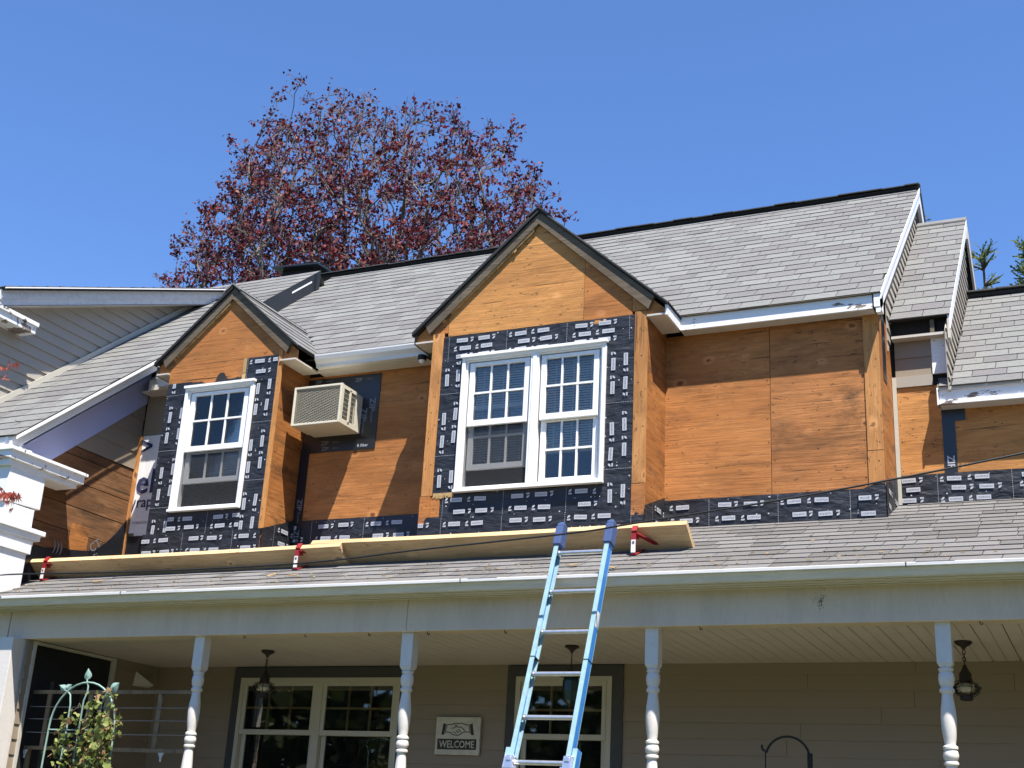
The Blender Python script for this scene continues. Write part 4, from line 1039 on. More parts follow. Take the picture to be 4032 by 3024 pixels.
def post_profile(): # radius, drop below the square's foot
    return [(.036, 0), (.047, .006), (.047, .018), (.040, .024), (.040, .03), (.047, .038), (.051, .07), (.046, .105), (.038, .118), (.038, .128), (.047, .138), (.047, .152), (.034, .165),
            (.038, .20), (.046, .26), (.0495, .32), (.047, .38), (.040, .44), (.034, .475), (.034, .482), (.047, .492), (.047, .505), (.040, .512), (.045, .525), (.0495, .545), (.045, .568),
            (.036, .578), (.046, .588), (.046, .60), (.034, .612), (.040, .68), (.048, .80), (.050, .95), (.046, 1.2), (.040, 1.45), (.036, 1.6), (.047, 1.62), (.047, 1.64), (.036, 1.65)]
PX = [-6.892, -4.922, -2.952, -.982, .988]
for i, x in enumerate(PX):
    y = 8.80; b = MB(); t = math.pi/4
    b.box(x-.048, x+.048, y-.048, y+.048, 1.262, 1.5215)
    b.hexa([(x-.034, y-.034, 1.235), (x+.034, y-.034, 1.235), (x+.034, y+.034, 1.235), (x-.034, y+.034, 1.235), (x-.048, y-.048, 1.2615), (x+.048, y-.048, 1.2615), (x+.048, y+.048, 1.2615), (x-.048, y+.048, 1.2615)])
    b.box(x-.048, x+.048, y-.048, y+.048, -1.0, -.42)
    b.lathe(x, y, [(r_, 1.235-d_) for r_, d_ in post_profile()], 24)
    o = b.build('post', M['post'], porch, smooth=True)
# left end: square white post, end wall with a dark screened opening
b = MB(); b.box(-8.98, -8.80, 8.60, 8.86, -1.0, 1.5215); part('end_post', b, M['post'], porch, bevel=.004)
for a, c in ((8.86, 8.86), ): pass
lap = MB()
z = -1.0
while z < 1.5:
    for y0, y1 in ((8.74, 8.80), (9.885, 10.53)):
        b = MB(); b.hexa([(-8.76, y0, z), (-8.748, y0, z), (-8.748, y1, z), (-8.76, y1, z), (-8.76, y0, min(z+.128, 1.523)), (-8.758, y0, min(z+.128, 1.523)), (-8.758, y1, min(z+.128, 1.523)), (-8.76, y1, min(z+.128, 1.523))]); part('siding_plank', b, M['siding_porch'], wing)
    z += .128
b = MB(); b.box(-8.78, -8.735, 8.80, 8.83, -1, 1.515); b.box(-8.78, -8.735, 9.85, 9.885, -1, 1.515); b.box(-8.78, -8.737, 8.83, 9.85, 1.49, 1.515); part('door_casing', b, M['soffit'], wing)
b = MB(); b.box(-8.79, -8.775, 8.83, 9.85, -1, 1.49); part('dark_screen', b, M['dark'], wing)
b = MB(); b.box(-8.772, -8.760, 9.10, 9.14, -1, 1.2); b.box(-8.772, -8.760, 9.50, 9.54, -1, 1.2); part('screen_stile', b, M['trim_dark'], wing)
boxpart('wall', wing, M['dark'], -9.0, -8.80, 8.88, 10.6, -1, 1.9)

# ------------------------------------------------------------------ roof vent on the ridge
b = MB(); b.hexa([(-10.30, 13.80, 7.36), (-9.75, 13.80, 7.36), (-9.75, 14.2, 7.36), (-10.30, 14.2, 7.36), (-10.30, 13.85, 7.62), (-9.75, 13.85, 7.62), (-9.75, 14.15, 7.62), (-10.30, 14.15, 7.62)])
rv = part('roof_vent', b, M['ridge_dark'], house)
b = MB(); b.hexa([(-10.40, 13.70, 7.60), (-9.62, 13.70, 7.555), (-9.62, 14.3, 7.60), (-10.40, 14.3, 7.66), (-10.42, 13.70, 7.625), (-9.62, 13.70, 7.58), (-9.62, 14.3, 7.63), (-10.42, 14.3, 7.69)]); part('vent_cover', b, M['flash_dark'], rv)

# ------------------------------------------------------------------ air conditioner
ac = thing('air_conditioner', 'beige through-wall air conditioner jutting from the wall between the two dormers', 'air conditioner', (-6.92, 10.3, 3.8))
ax0, ax1, ay0, ay1, az0, az1 = -7.19, -6.64, 10.10, 10.53, 3.815, 4.212
b = MB(); b.box(ax0+.01, ax1-.01, ay0+.311, ay1, az0+.006, az1-.006); b.box(ax0, ax1, ay0+.03, ay0+.31, az0, az0+.02); b.box(ax0, ax1, ay0+.03, ay0+.31, az1-.02, az1)
b.box(ax0, ax0+.012, ay0+.03, ay0+.31, az0+.02, az1-.02)
b.box(ax1-.012, ax1, ay0+.03, ay0+.055, az0+.02, az1-.02); b.box(ax1-.012, ax1, ay0+.165, ay0+.19, az0+.02, az1-.02); b.box(ax1-.012, ax1, ay0+.295, ay0+.31, az0+.02, az1-.02)
b.box(ax1-.012, ax1, ay0+.055, ay0+.295, az0+.02, az0+.05); b.box(ax1-.012, ax1, ay0+.055, ay0+.295, az1-.035, az1-.02)
part('cabinet', b, M['ac'], ac)
for y0, y1 in ((ay0+.055, ay0+.165), (ay0+.19, ay0+.295)):
    b = MB()
    for i in range(6): z = az0+.055+(i+.7)*.046; b.box(ax1-.005, ax1-.003, y0, y1, z, z+.0025)
    for i in range(5): y = y0+(y1-y0)*(i+.5)/5; b.box(ax1-.006, ax1-.005, y-.0006, y+.0006, az0+.05, az1-.035)
    part('side_louvre', b, M['ac'], ac)
b = MB(); bars(b, ax0-.004, ax1+.004, az0-.004, az1+.004, ay0, ay0+.035, .022); part('front_frame', b, M['ac'], ac, bevel=.003)
boxpart('condenser_coil', ac, M['coil'], ax0+.02, ax1-.035, ay0+.05, ay0+.30, az0+.03, az1-.03)
b = MB(); gx0, gx1, gz0, gz1 = ax0+.018, ax1-.018, az0+.018, az1-.018
def strip(x0, z0, x1, z1, w_, y):
    d = Vector((x1-x0, 0, z1-z0)); n_ = Vector((-d.z, 0, d.x)).normalized()*w_; p = Vector((x0, y, z0)); q = Vector((x1, y, z1))
    b.hexa([p-n_, q-n_, q-n_+Y*.004, p-n_+Y*.004, p+n_, q+n_, q+n_+Y*.004, p+n_+Y*.004])
for sl_ in (-.36, .36):
    k = gz0-(gx1-gx0)*.4
    while k < gz1+(gx1-gx0)*.4:
        poly = [(gx0, k+(0 if sl_ > 0 else (gx1-gx0)*.36)), (gx1, k+((gx1-gx0)*.36 if sl_ > 0 else 0))]
        (xa, za), (xb, zb) = poly; t0, t1 = 0, 1
        for lo, hi in ((gz0, gz1),):
            if zb != za:
                ta, tb = sorted(((lo-za)/(zb-za), (hi-za)/(zb-za))); t0, t1 = max(t0, ta), min(t1, tb)
        if t1-t0 > .02: strip(xa+(xb-xa)*t0, za+(zb-za)*t0, xa+(xb-xa)*t1, za+(zb-za)*t1, .0013 if sl_ < 0 else .0007, ay0+.012+(.004 if sl_ > 0 else 0))
        k += .0165
part('grille', b, M['ac'], ac)

# ------------------------------------------------------------------ planks and roof brackets
A = Vector((0, .79, -.61)).normalized(); Nn = Vector((0, .61, .79)).normalized()
def plank(x0, x1, off, label, width=.25, name='scaffold_plank'):
    e = Vector((0, 9.24, 2.352))+Nn*off; b = MB()
    n = 8; pts = []
    for i in range(n):
        a = x0+(x1-x0)*i/n; c = x0+(x1-x0)*(i+1)/n; s0 = -.010*math.sin(math.pi*i/n); s1 = -.010*math.sin(math.pi*(i+1)/n)
        def q(x, s): return [Vector((x, 0, s))+e, Vector((x, 0, s))+e+A*width, Vector((x, 0, s))+e+A*width+Nn*.048, Vector((x, 0, s))+e+Nn*.048]
        f = q(a, s0); g = q(c, s1)
        fs = [(0, 1, 5, 4), (1, 2, 6, 5), (2, 3, 7, 6), (3, 0, 4, 7)]
        if i == 0: fs.append((0, 3, 2, 1))
        if i == n-1: fs.append((4, 5, 6, 7))
        b.add(f+g, fs)
    o = b.build(name, M['fresh'], None, bevel=0); bm = bmesh.new(); bm.from_mesh(o.data); bmesh.ops.remove_doubles(bm, verts=bm.verts, dist=1e-5); bmesh.ops.recalc_face_normals(bm, faces=bm.faces); bm.to_mesh(o.data); bm.free()
    return tag(o, label, 'plank', 'planks on the roof brackets')
plank(-9.68, -5.93, -.002, 'long fresh pine plank on the porch roof below the small dormer and air conditioner')
plank(-6.25, -2.865, .050, 'fresh pine plank on the porch roof below the big dormer, behind the ladder top')
def bracket(x, label):
    t = thing('roof_bracket', label, 'roof bracket', (x, 9.35, 2.1), 'red roof brackets holding the planks')
    e = Vector((x, 9.24, 2.352)); hx = X*.022
    b = MB(); b.obox(e+A*.035-Nn*.006, hx, A*.04, Nn*.004); b.obox(e-A*.008+Nn*.022, hx, A*.004, Nn*.030); part('hook_strap', b, M['red'], t)
    foot_ = Vector((x, 9.225, PP.z(9.225)+.02))
    top_ = e-Nn*.02+A*.005; d = foot_-top_; b = MB(); b.obox((top_+foot_)/2, hx*.85, Y*.005, d/2); part('leg', b, M['red'], t)
    b = MB(); c_ = top_+d*.62; b.obox(c_-Y*.007, hx*.8, Y*.0015, d*.30); st_ = part('sticker', b, M['sticker'], t)
    b = MB(); c2 = top_+d*.45; b.obox(c2-Y*.0095, hx*.4, Y*.0008, d*.06); part('sticker_print', b, M['ink'], st_)
    b = MB(); p0 = e-Nn*.02+A*.01+X*.012; p1 = Vector((x+.16, 9.47, PP.z(9.47)+.02)); dd = p1-p0; b.obox((p0+p1)/2, dd/2, dd.cross(X).normalized()*.004, dd.cross(dd.cross(X)).normalized()*.018); part('brace', b, M['red'], t)
    b = MB(); b.obox(Vector((x, 9.55, PP.z(9.55)+.016)), hx, PP.V*.35, PP.N*.003); part('roof_strap', b, M['red'], t)
bracket(-9.22, 'red roof bracket at the far end of the long plank by the white pilaster')
bracket(-6.35, 'red roof bracket with pale sticker below the air conditioner')
bracket(-3.27, 'bright red roof bracket just beside the ladder top')

# ------------------------------------------------------------------ ladder
lad = thing('extension_ladder', 'blue fibreglass extension ladder leaning on the white porch gutter', 'ladder', (-3.55, 7.46, GZ))
def lp(z, side, dx=0, dn=0):
    y = 8.40+.27*(z-1.84)
    xl = -3.575+.06*(z-2.01); xr = -3.188+.048*(z-2.01)
    p = Vector((xl if side < 0 else xr, y, z)); return p+X*dx+Vector((0, -1, .27)).normalized()*dn
ND = Vector((0, -1, .27)).normalized()
def rail(z0, z1, side, dx=0, dn=0, name='rail'):
    b = MB(); a, c = lp(z0, side, dx, dn), lp(z1, side, dx, dn); d = (c-a); mdl = (a+c)/2; h = d/2
    s = side
    b.mat(1); b.obox(mdl+X*s*.013, X*.003, ND*.036, h)              # outer web
    b.mat(0); b.obox(mdl+ND*.036, X*.0165, ND*.003, h); b.obox(mdl-ND*.036, X*.0165, ND*.003, h)
    return b.build(name, [M['ladder_face'], M['ladder_web']], lad)
for s in (-1, 1):
    rail(.30, 2.19, s); rail(GZ, .62, s, s*.036, -.01)
rz = [2.014-.2965*i for i in range(6)]
for z in rz:
    b = MB(); p, q = lp(z, -1), lp(z, 1); b.tube([p, q], .0165, 12); part('rung', b, M['alu'], lad, smooth=True)
    for e, s in ((p, 1), (q, -1)):
        b = MB(); b.tube([e+X*s*.012, e+X*s*.022], .022, 12); part('rung_collar', b, M['alu'], lad)
z = rz[-1]-.2965
while z > GZ+.1:
    b = MB(); b.tube([lp(z, -1, -.036), lp(z, 1, .036)], .0165, 12); part('rung', b, M['alu'], lad, smooth=True); z -= .2965
for s in (-1, 1):
    b = MB(); c = lp(2.135, s); up_ = (lp(2.2, s)-lp(2.0, s)).normalized()
    b.obox(c, X*.030, ND*.050, up_*.075); b.obox(c+up_*.088, X*.026, ND*.043, up_*.016); b.obox(c+up_*.11, X*.017, ND*.03, up_*.008); o = part('padded_cover', b, M['mitt'], lad, bevel=.012)
    b = MB(); c = lp(.52, s, s*.004, 0)
    b.obox(c+ND*.047, X*.030, ND*.006, up_*.045); b.obox(c+X*s*.034, X*.005, ND*.052, up_*.045); b.obox(c-X*s*.028, X*.005, ND*.04, up_*.038); b.obox(c+ND*.056+up_*.02, X*.016, ND*.004, up_*.014)
    part('guide_bracket', b, M['alu'], lad, bevel=.003)
    b = MB(); p = lp(.50, s, -s*.035, .02); q = lp(.37, s, -s*.055, .02); dd = q-p; b.obox((p+q)/2, dd/2, X*.011, ND*.012); part('rung_lock', b, M['alu'], lad)
    for z0_, z1_ in (((.98, 1.17), (1.30, 1.52)) if s < 0 else ((1.45, 1.56), )):
        b = MB(); p, q = lp(z0_, s), lp(z1_, s); sd = -1 if s > 0 else 1
        cx_ = X*((.0158 if s > 0 else -.0092)); b.obox((p+q)/2+cx_, X*.0006, ND*.024, (q-p)/2); part('warning_label', b, M['sticker'], lad)
    for z in ((1.235, ) if s < 0 else (1.21, )):
        b = MB(); b.obox(lp(z, s), X*.018, ND*.0405, up_*.003); part('joint_band', b, M['black_iron'], lad)

# ------------------------------------------------------------------ lanterns
M['bulb'] = plain('frosted glass', (.62, .60, .54), .5)
def lantern(x, y, label, teal=False):
    t = thing('lantern', label, 'lantern', (x, y, 1.115), 'hanging porch lanterns')
    b = MB(); b.lathe(x, y, [(.058, 1.5235), (.060, 1.512), (.048, 1.500), (.022, 1.486), (.010, 1.470), (.008, 1.462)], 20); part('ceiling_canopy', b, M['bronze'], t, smooth=True)
    for i, (zc, ver) in enumerate(((1.448, 0), (1.425, 1), (1.400, 0), (1.376, 1))):
        b = MB(); ring = [Vector((x+(.010*math.cos(a) if not ver else 0), y+(.010*math.cos(a) if ver else 0), zc+.016*math.sin(a))) for a in [2*math.pi*k/14 for k in range(15)]]
        b.tube(ring, .003, 6, False); part('chain_link', b, M['black_iron'], t)
    b = MB(); b.lathe(x, y, [(.004, 1.365), (.012, 1.358), (.016, 1.345), (.030, 1.315), (.042, 1.300), (.043, 1.262), (.046, 1.258), (.046, 1.248)], 20); part('hood', b, M['bronze'], t, smooth=True)
    b = MB(); b.lathe(x, y, [(.042, 1.247), (.070, 1.236), (.090, 1.215), (.095, 1.200), (.086, 1.176), (.062, 1.158), (.042, 1.152)], 24); part('glass_globe', b, M['globe'], t, smooth=True)
    for k in range(4):
        a = k*math.pi/2+.5; b = MB(); b.tube([(x+r_*math.cos(a), y+r_*math.sin(a), z) for r_, z in ((.046, 1.25), (.080, 1.240), (.102, 1.205), (.092, 1.172), (.062, 1.150), (.044, 1.146))], .003, 6); part('cage_wire', b, M['black_iron'], t)
    b = MB(); b.tube([(x+.103*math.cos(a), y+.103*math.sin(a), 1.204) for a in [2*math.pi*k/24 for k in range(25)]], .003, 6, False); part('cage_wire', b, M['black_iron'], t)
    b = MB(); b.lathe(x, y, [(.044, 1.151), (.044, 1.125), (.036, 1.118), (.010, 1.115)], 20); part('base', b, M['bronze'], t, smooth=True)
    b = MB(); b.lathe(x, y, [(.016, 1.240), (.040, 1.220), (.046, 1.195), (.034, 1.168), (.018, 1.152)], 14); part('bulb', b, M['bulb'], t, smooth=True)
lantern(-6.765, 9.555, 'bronze onion lantern hanging in front of the double porch window')
lantern(-.94, 9.558, 'bronze onion lantern hanging just right of the rightmost turned post')
# the middle one is a wider hooded lantern with teal glass
t = thing('lantern', 'dark hooded lantern with teal glass hanging behind the blue ladder', 'lantern', (-3.866, 9.516, 1.05), 'hanging porch lanterns')
x, y = -3.866, 9.516
b = MB(); b.lathe(x, y, [(.055, 1.5235), (.058, 1.51), (.04, 1.50), (.018, 1.485), (.008, 1.465)], 20); part('ceiling_canopy', b, M['bronze'], t, smooth=True)
b = MB(); b.tube([(x, y, 1.47), (x, y, 1.34)], .004, 6); part('chain_link', b, M['black_iron'], t)
b = MB(); b.lathe(x, y, [(.010, 1.345), (.026, 1.335), (.034, 1.325), (.085, 1.290), (.085, 1.280), (.04, 1.278)], 20); part('hood', b, M['bronze'], t, smooth=True)
M['teal'] = plain('teal glass', (.018, .05, .05), .25)
b = MB(); b.lathe(x, y, [(.05, 1.277), (.062, 1.25), (.064, 1.17), (.05, 1.10), (.02, 1.07)], 6); part('glass_body', b, M['teal'], t)
b = MB()
for k in range(6):
    a = k*math.pi/3; b.tube([(x+r_*math.cos(a), y+r_*math.sin(a), z) for r_, z in ((.052, 1.277), (.065, 1.25), (.067, 1.17), (.052, 1.10), (.022, 1.068))], .003, 5)
part('cage_wire', b, M['black_iron'], t)
b = MB(); b.lathe(x, y, [(.022, 1.07), (.014, 1.055), (.004, 1.045)], 10); part('finial', b, M['bronze'], t)

# ------------------------------------------------------------------ welcome sign
sg = thing('welcome_sign', 'square off-white WELCOME sign with a handshake on the porch wall', 'sign', (-5.32, 10.49, .74))
sx0, sx1, sz0, sz1, sy = -5.535, -5.098, .742, 1.065, 10.485
boxpart('board', sg, M['sign'], sx0, sx1, sy, sy+.02, sz0, sz1, bevel=.004)
boxpart('name_band', sg, M['sign_ink'], sx0+.025, sx1-.03, sy-.003, sy, sz0+.045, sz0+.135)
b = MB(); put_text(b, 'WELCOME', ((sx0+sx1)/2-.002, sy-.0045, sz0+.09), X, Z, .062, .012, width=.345); part('lettering', b, M['sign'], sg, fix=False)
b = MB(); cx, cz = (sx0+sx1)/2, sz0+.225
def sp(pts, mi=0):
    b.mat(mi); b.prism([(cx+u, sy-.003, cz+v) for u, v in pts], (0, .003, 0))
sp([(-.16, -.055), (-.135, -.055), (-.118, .035), (-.145, .045)]); sp([(-.128, -.045), (-.118, -.042), (-.104, .032), (-.114, .034)], 1); part('cuff', b, [M['sign_ink'], M['sign_grey']], sg); b = MB(); sp([(.16, -.055), (.135, -.055), (.115, .035), (.142, .045)])
sp([(.128, -.045), (.118, -.042), (.102, .032), (.112, .034)], 1); part('cuff', b, [M['sign_ink'], M['sign_grey']], sg)

b = MB()
def line(pts, r_=.0035): b.tube([(cx+u, sy-.002, cz+v) for u, v in pts], r_, 5)
line([(-.105, .03), (-.06, .035), (-.02, .045), (.0, .04), (.03, .048), (.07, .035), (.10, .03)])
line([(-.11, -.03), (-.07, -.035), (-.04, -.055), (.0, -.06), (.03, -.05), (.06, -.03), (.11, -.03)])
line([(-.03, .03), (.0, .01), (.03, .012), (.055, -.005), (.07, -.02)]); line([(-.04, -.03), (-.01, -.045)]); line([(-.015, -.018), (.012, -.04)]); line([(.005, -.008), (.035, -.033)]); line([(-.06, .0), (-.03, .005), (-.01, .025)])
part('handshake_drawing', b, M['sign_ink'], sg)

# ------------------------------------------------------------------ small wall fixtures
sp_ = thing('corner_speaker', 'white wedge shaped fixture on the porch end wall, upper left corner', 'wall fixture', (-8.7, 10.28, 1.3))
b = MB(); b.prism([(-8.745, 10.17, 1.30), (-8.745, 10.40, 1.30), (-8.60, 10.30, 1.31)], (0, -.01, .012)); b.add([(-8.745, 10.17, 1.312), (-8.60, 10.30, 1.322), (-8.745, 10.19, 1.44), (-8.745, 10.40, 1.312)], [(0, 1, 2), (1, 3, 2), (0, 2, 3)])
part('shell', b, M['soffit'], sp_)
fl = thing('floodlight', 'small dark floodlight with white lens under the eave beside the big dormer', 'floodlight', (-5.83, 10.3, 4.42))
b = MB(); b.lathe(-5.83, 10.22, [(.045, 4.455), (.045, 4.415), (.036, 4.405)], 16); b.box(-5.79, -5.66, 10.22, 10.30, 4.43, 4.448); b.box(-5.70, -5.66, 10.25, 10.36, 4.44, 4.482); part('housing', b, M['black_iron'], fl)
b = MB(); b.lathe(-5.83, 10.22, [(.034, 4.406), (.030, 4.388), (.016, 4.376), (.004, 4.373)], 16); part('lens', b, M['white_clean'], fl, smooth=True)

# ------------------------------------------------------------------ railing screen at the left of the porch
M['old_wire'] = plain('dull wire', (.22, .205, .18), .7)
gt = thing('wire_screen', 'old wooden screen with horizontal wires between the end post and first turned post', 'railing', (-8.0, 8.86, -1.0))
boxpart('top_rail', gt, M['oldwood'], -8.79, -6.95, 8.92, 8.945, 1.07, 1.10); boxpart('bottom_rail', gt, M['oldwood'], -8.79, -6.95, 8.92, 8.945, .592, .622)
for x in (-8.585, -8.12, -7.90, -7.36): boxpart('upright', gt, M['oldwood'], x-.022, x+.022, 8.925, 8.942, .623, 1.069)
for z in (.955, .85, .735): b = MB(); b.tube([(-8.79, 8.918, z+.003), (-7.8, 8.918, z-.004), (-6.95, 8.918, z)], .0045, 6); part('wire', b, M['old_wire'], gt)
for x in (-8.79, -7.30): b = MB(); b.prism([(x, 8.92, .591), (x+.06, 8.92, .591), (x+.037, 8.92, .55), (x+.037, 8.92, .52), (x+.023, 8.92, .52), (x+.023, 8.92, .55)], (0, .012, 0)); part('clip', b, M['gutter'], gt)
for x in (-8.75, -6.98): boxpart('leg', gt, M['oldwood'], x-.02, x+.02, 8.946, 8.97, -1.0, .60)

# ------------------------------------------------------------------ green trellis with ivy
tr = thing('garden_trellis', 'green metal garden trellis with leaf finials, arched top', 'trellis', (-7.5, 8.2, GZ))
ty = 8.2
def tt(pts, r_=.0068, name='rod'): b = MB(); b.tube([(x, ty, z) for x, z in pts], r_, 8); part(name, b, M['verdigris'], tr, smooth=True)
arch = [(-7.86, GZ), (-7.845, .45), (-7.838, .72)]+[(-7.505-.333*math.cos(a), .72+.352*math.sin(a)) for a in [math.pi*k/18 for k in range(1, 18)]]+[(-7.172, .72), (-7.165, .45), (-7.15, GZ)]
tt(arch, .0078, 'arch')
tt([(-7.675, GZ), (-7.662, .45), (-7.652, .72), (-7.655, .90), (-7.672, .975), (-7.70, 1.00), (-7.74, 1.012)]); tt([(-7.345, GZ), (-7.345, .45), (-7.342, .72), (-7.335, .90), (-7.30, .985), (-7.26, 1.02)])
tt([(-7.535, GZ), (-7.53, .45), (-7.525, .72), (-7.522, .93), (-7.498, 1.00), (-7.50, 1.045), (-7.518, 1.075), (-7.522, 1.10)])
for z in (.70, .10, -.5, -1.1): tt([(-7.84, z), (-7.17, z)], .006, 'cross_rod')
def leaf(c, ang, s, name='leaf_finial'):
    b = MB(); c = Vector(c); u = Vector((math.cos(ang), 0, math.sin(ang))); v = Vector((-math.sin(ang), 0, math.cos(ang)))
    o_ = [(0, -.12), (.12, -.36), (.32, -.47), (.55, -.44), (.78, -.30), (.98, -.12), (1.18, 0), (.98, .12), (.78, .30), (.55, .44), (.32, .47), (.12, .36), (0, .12)]
    rim = [c+u*a*s+v*k*s+Y*(.25*abs(k)*s) for a, k in o_]; sp0 = [c+u*a*s-Y*.012 for a in (.0, .4, .8)]
    n_ = len(rim); ctr = c+u*.45*s-Y*.006
    b.add(rim+[ctr]+[p+Y*.006 for p in rim]+[ctr+Y*.006], [(i, (i+1) % n_, n_) for i in range(n_)]+[(i+n_+1, n_*2+1, (i+1) % n_+n_+1) for i in range(n_)]+[(i, i+n_+1, (i+1) % n_+n_+1, (i+1) % n_) for i in range(n_)])
    part(name, b, M['verdigris'], tr)
leaf((-7.522, ty-.005, 1.095), R(92), .075); leaf((-7.735, ty-.005, 1.01), R(215)+math.pi, .07); leaf((-7.735, ty-.005, 1.015), R(150), .062); leaf((-7.262, ty-.005, 1.015), R(35), .082)
def leaf_shape(b, c, s, rnd, n=5):
    """a small lobed leaf with random attitude"""
    ax = Vector((rnd.gauss(0, 1), rnd.gauss(0, 1)-.8, rnd.gauss(0, .8)+.5)).normalized(); u = ax.cross(Vector((rnd.gauss(0, 1), rnd.gauss(0, 1), rnd.gauss(0, 1)))).normalized(); v = ax.cross(u)
    o_ = [(0, -.5), (.28, -.42), (.50, -.18), (.26, .02), (.32, .28), (0, .62), (-.32, .28), (-.26, .02), (-.50, -.18), (-.28, -.42)]
    b.add([c+u*(a*s)+v*(k*s)+ax*(abs(a)*s*.25) for a, k in o_], [tuple(range(10))])
rnd = random.Random(77); iv = MB(); st = MB()
for k in range(24):
    x0 = rnd.uniform(-7.60, -7.05); z0 = rnd.uniform(-.5, .3); pts = [Vector((x0, ty-.03, z0))]
    top_ = rnd.uniform(.50, .78) if rnd.random() < .75 else rnd.uniform(.8, .95)
    while pts[-1].z < top_:
        q = pts[-1]; pts.append(q+Vector((rnd.gauss(0, .028)+(-7.32-q.x)*.05, rnd.gauss(0, .012), rnd.uniform(.03, .06))))
    st.tube(pts, .003, 5)
    for q in pts:
        for _ in range(4 if q.z < .75 else 2):
            if q.x > -7.75 and rnd.random() < .9: leaf_shape(iv, q+Vector((rnd.gauss(0, .035), rnd.gauss(0, .03)-.01, rnd.gauss(0, .03))), rnd.uniform(.026, .062), rnd)
for pts in ([(-7.25, 1.0), (-7.20, .96), (-7.19, .88), (-7.15, .80), (-7.11, .75), (-7.09, .68)], [(-7.30, .97), (-7.36, .90), (-7.40, .84), (-7.36, .78)], [(-7.66, .77), (-7.6, .79), (-7.52, .77)], [(-7.70, .70), (-7.69, .62), (-7.72, .55)]):
    pp = [Vector((x, ty-.03, z)) for x, z in pts]; st.tube(pp, .003, 5)
    for q in pp:
        for _ in range(5): leaf_shape(iv, q+Vector((rnd.gauss(0, .018), rnd.gauss(0, .015), rnd.gauss(0, .018))), rnd.uniform(.022, .046), rnd)
ivt = thing('ivy_vine', 'ivy vine with green and dry brown leaves climbing the green trellis', 'ivy', (-7.3, ty-.03, GZ))
part('stem', st, M['bark_dark'], ivt); o = part('foliage', iv, M['ivy_leaf'], ivt, fix=False)

# ------------------------------------------------------------------ shepherd hook
sh = thing('shepherd_hook', 'black iron plant hook standing in the shaded porch, right of the third post', 'plant hook', (-1.905, 8.98, -1.0))
b = MB(); yy = 8.98
pth = [(-1.905, -1.0), (-1.905, .66)]+[(-2.055+.15*math.cos(a), .66+.148*math.sin(a)) for a in [math.pi*k/14 for k in range(1, 13)]]+[(-2.198, .70), (-2.208, .712), (-2.222, .716), (-2.23, .735), (-2.228, .75)]
b.tube([(x, yy, z) for x, z in pth], .008, 8); part('rod', b, M['black_iron'], sh, smooth=True)
b = MB(); b.tube([(-1.905, yy, .56), (-1.905, yy, .70)], .018, 10); part('sleeve', b, M['black_iron'], sh)
b = MB(); b.tube([(-2.205, yy, .71), (-2.208, yy, .4), (-2.2, yy, .1)], .0045, 6); part('hanging_chain', b, M['black_iron'], sh)

# ------------------------------------------------------------------ cable
pts = [(-9.12, 8.62, 2.085), (-8.30, 8.1, 1.960), (-7.0, 8.1, 1.935), (-5.538, 8.1, 1.943), (-4.566, 8.1, 2.001), (-3.9, 8.1, 2.037), (-3.232, 8.1, 2.076), (-2.864, 8.1, 2.116), (-1.9, 8.1, 2.215), (-1.178, 8.1, 2.306), (-.372, 8.1, 2.424), (1.5, 8.1, 2.72)]
b = MB(); fine = []
for i in range(len(pts)-1):
    p, q = Vector(pts[i]), Vector(pts[i+1])
    p0 = Vector(pts[max(0, i-1)]); q1 = Vector(pts[min(len(pts)-1, i+2)])
    for k in range(6):
        t_ = k/6; fine.append(.5*((2*p)+(q-p0)*t_+(2*p0-5*p+4*q-q1)*t_*t_+(3*p-p0-3*q+q1)*t_**3))
fine.append(Vector(pts[-1])); b.tube(fine, .007, 6)
tag(b.build('power_cable', M['wire'], None, smooth=True), 'thin black overhead cable running in front of the plank and ladder top', 'cable')

# ------------------------------------------------------------------ wood scraps on the porch roof
rnd = random.Random(15); b = MB()
for i in range(170):
    x = rnd.uniform(-9.3, -2.2) if rnd.random() < .85 else rnd.uniform(-2.2, -.6); y = 8.62+abs(rnd.gauss(0, .25)) if rnd.random() < .8 else rnd.uniform(8.6, 10.2)
    l = rnd.uniform(.004, .016) if rnd.random() < .93 else rnd.uniform(.025, .055); a = rnd.gauss(0, .5); u = (X*math.cos(a)+PP.V*math.sin(a)); v = PP.N.cross(u)
    b.obox(PP.P(x, y, .019+l*.1), u*l, v*l*rnd.uniform(.15, .4), (PP.N+u*rnd.gauss(0, .2))*.003)
tag(b.build('wood_debris', M['splinter'], None), kind='stuff')

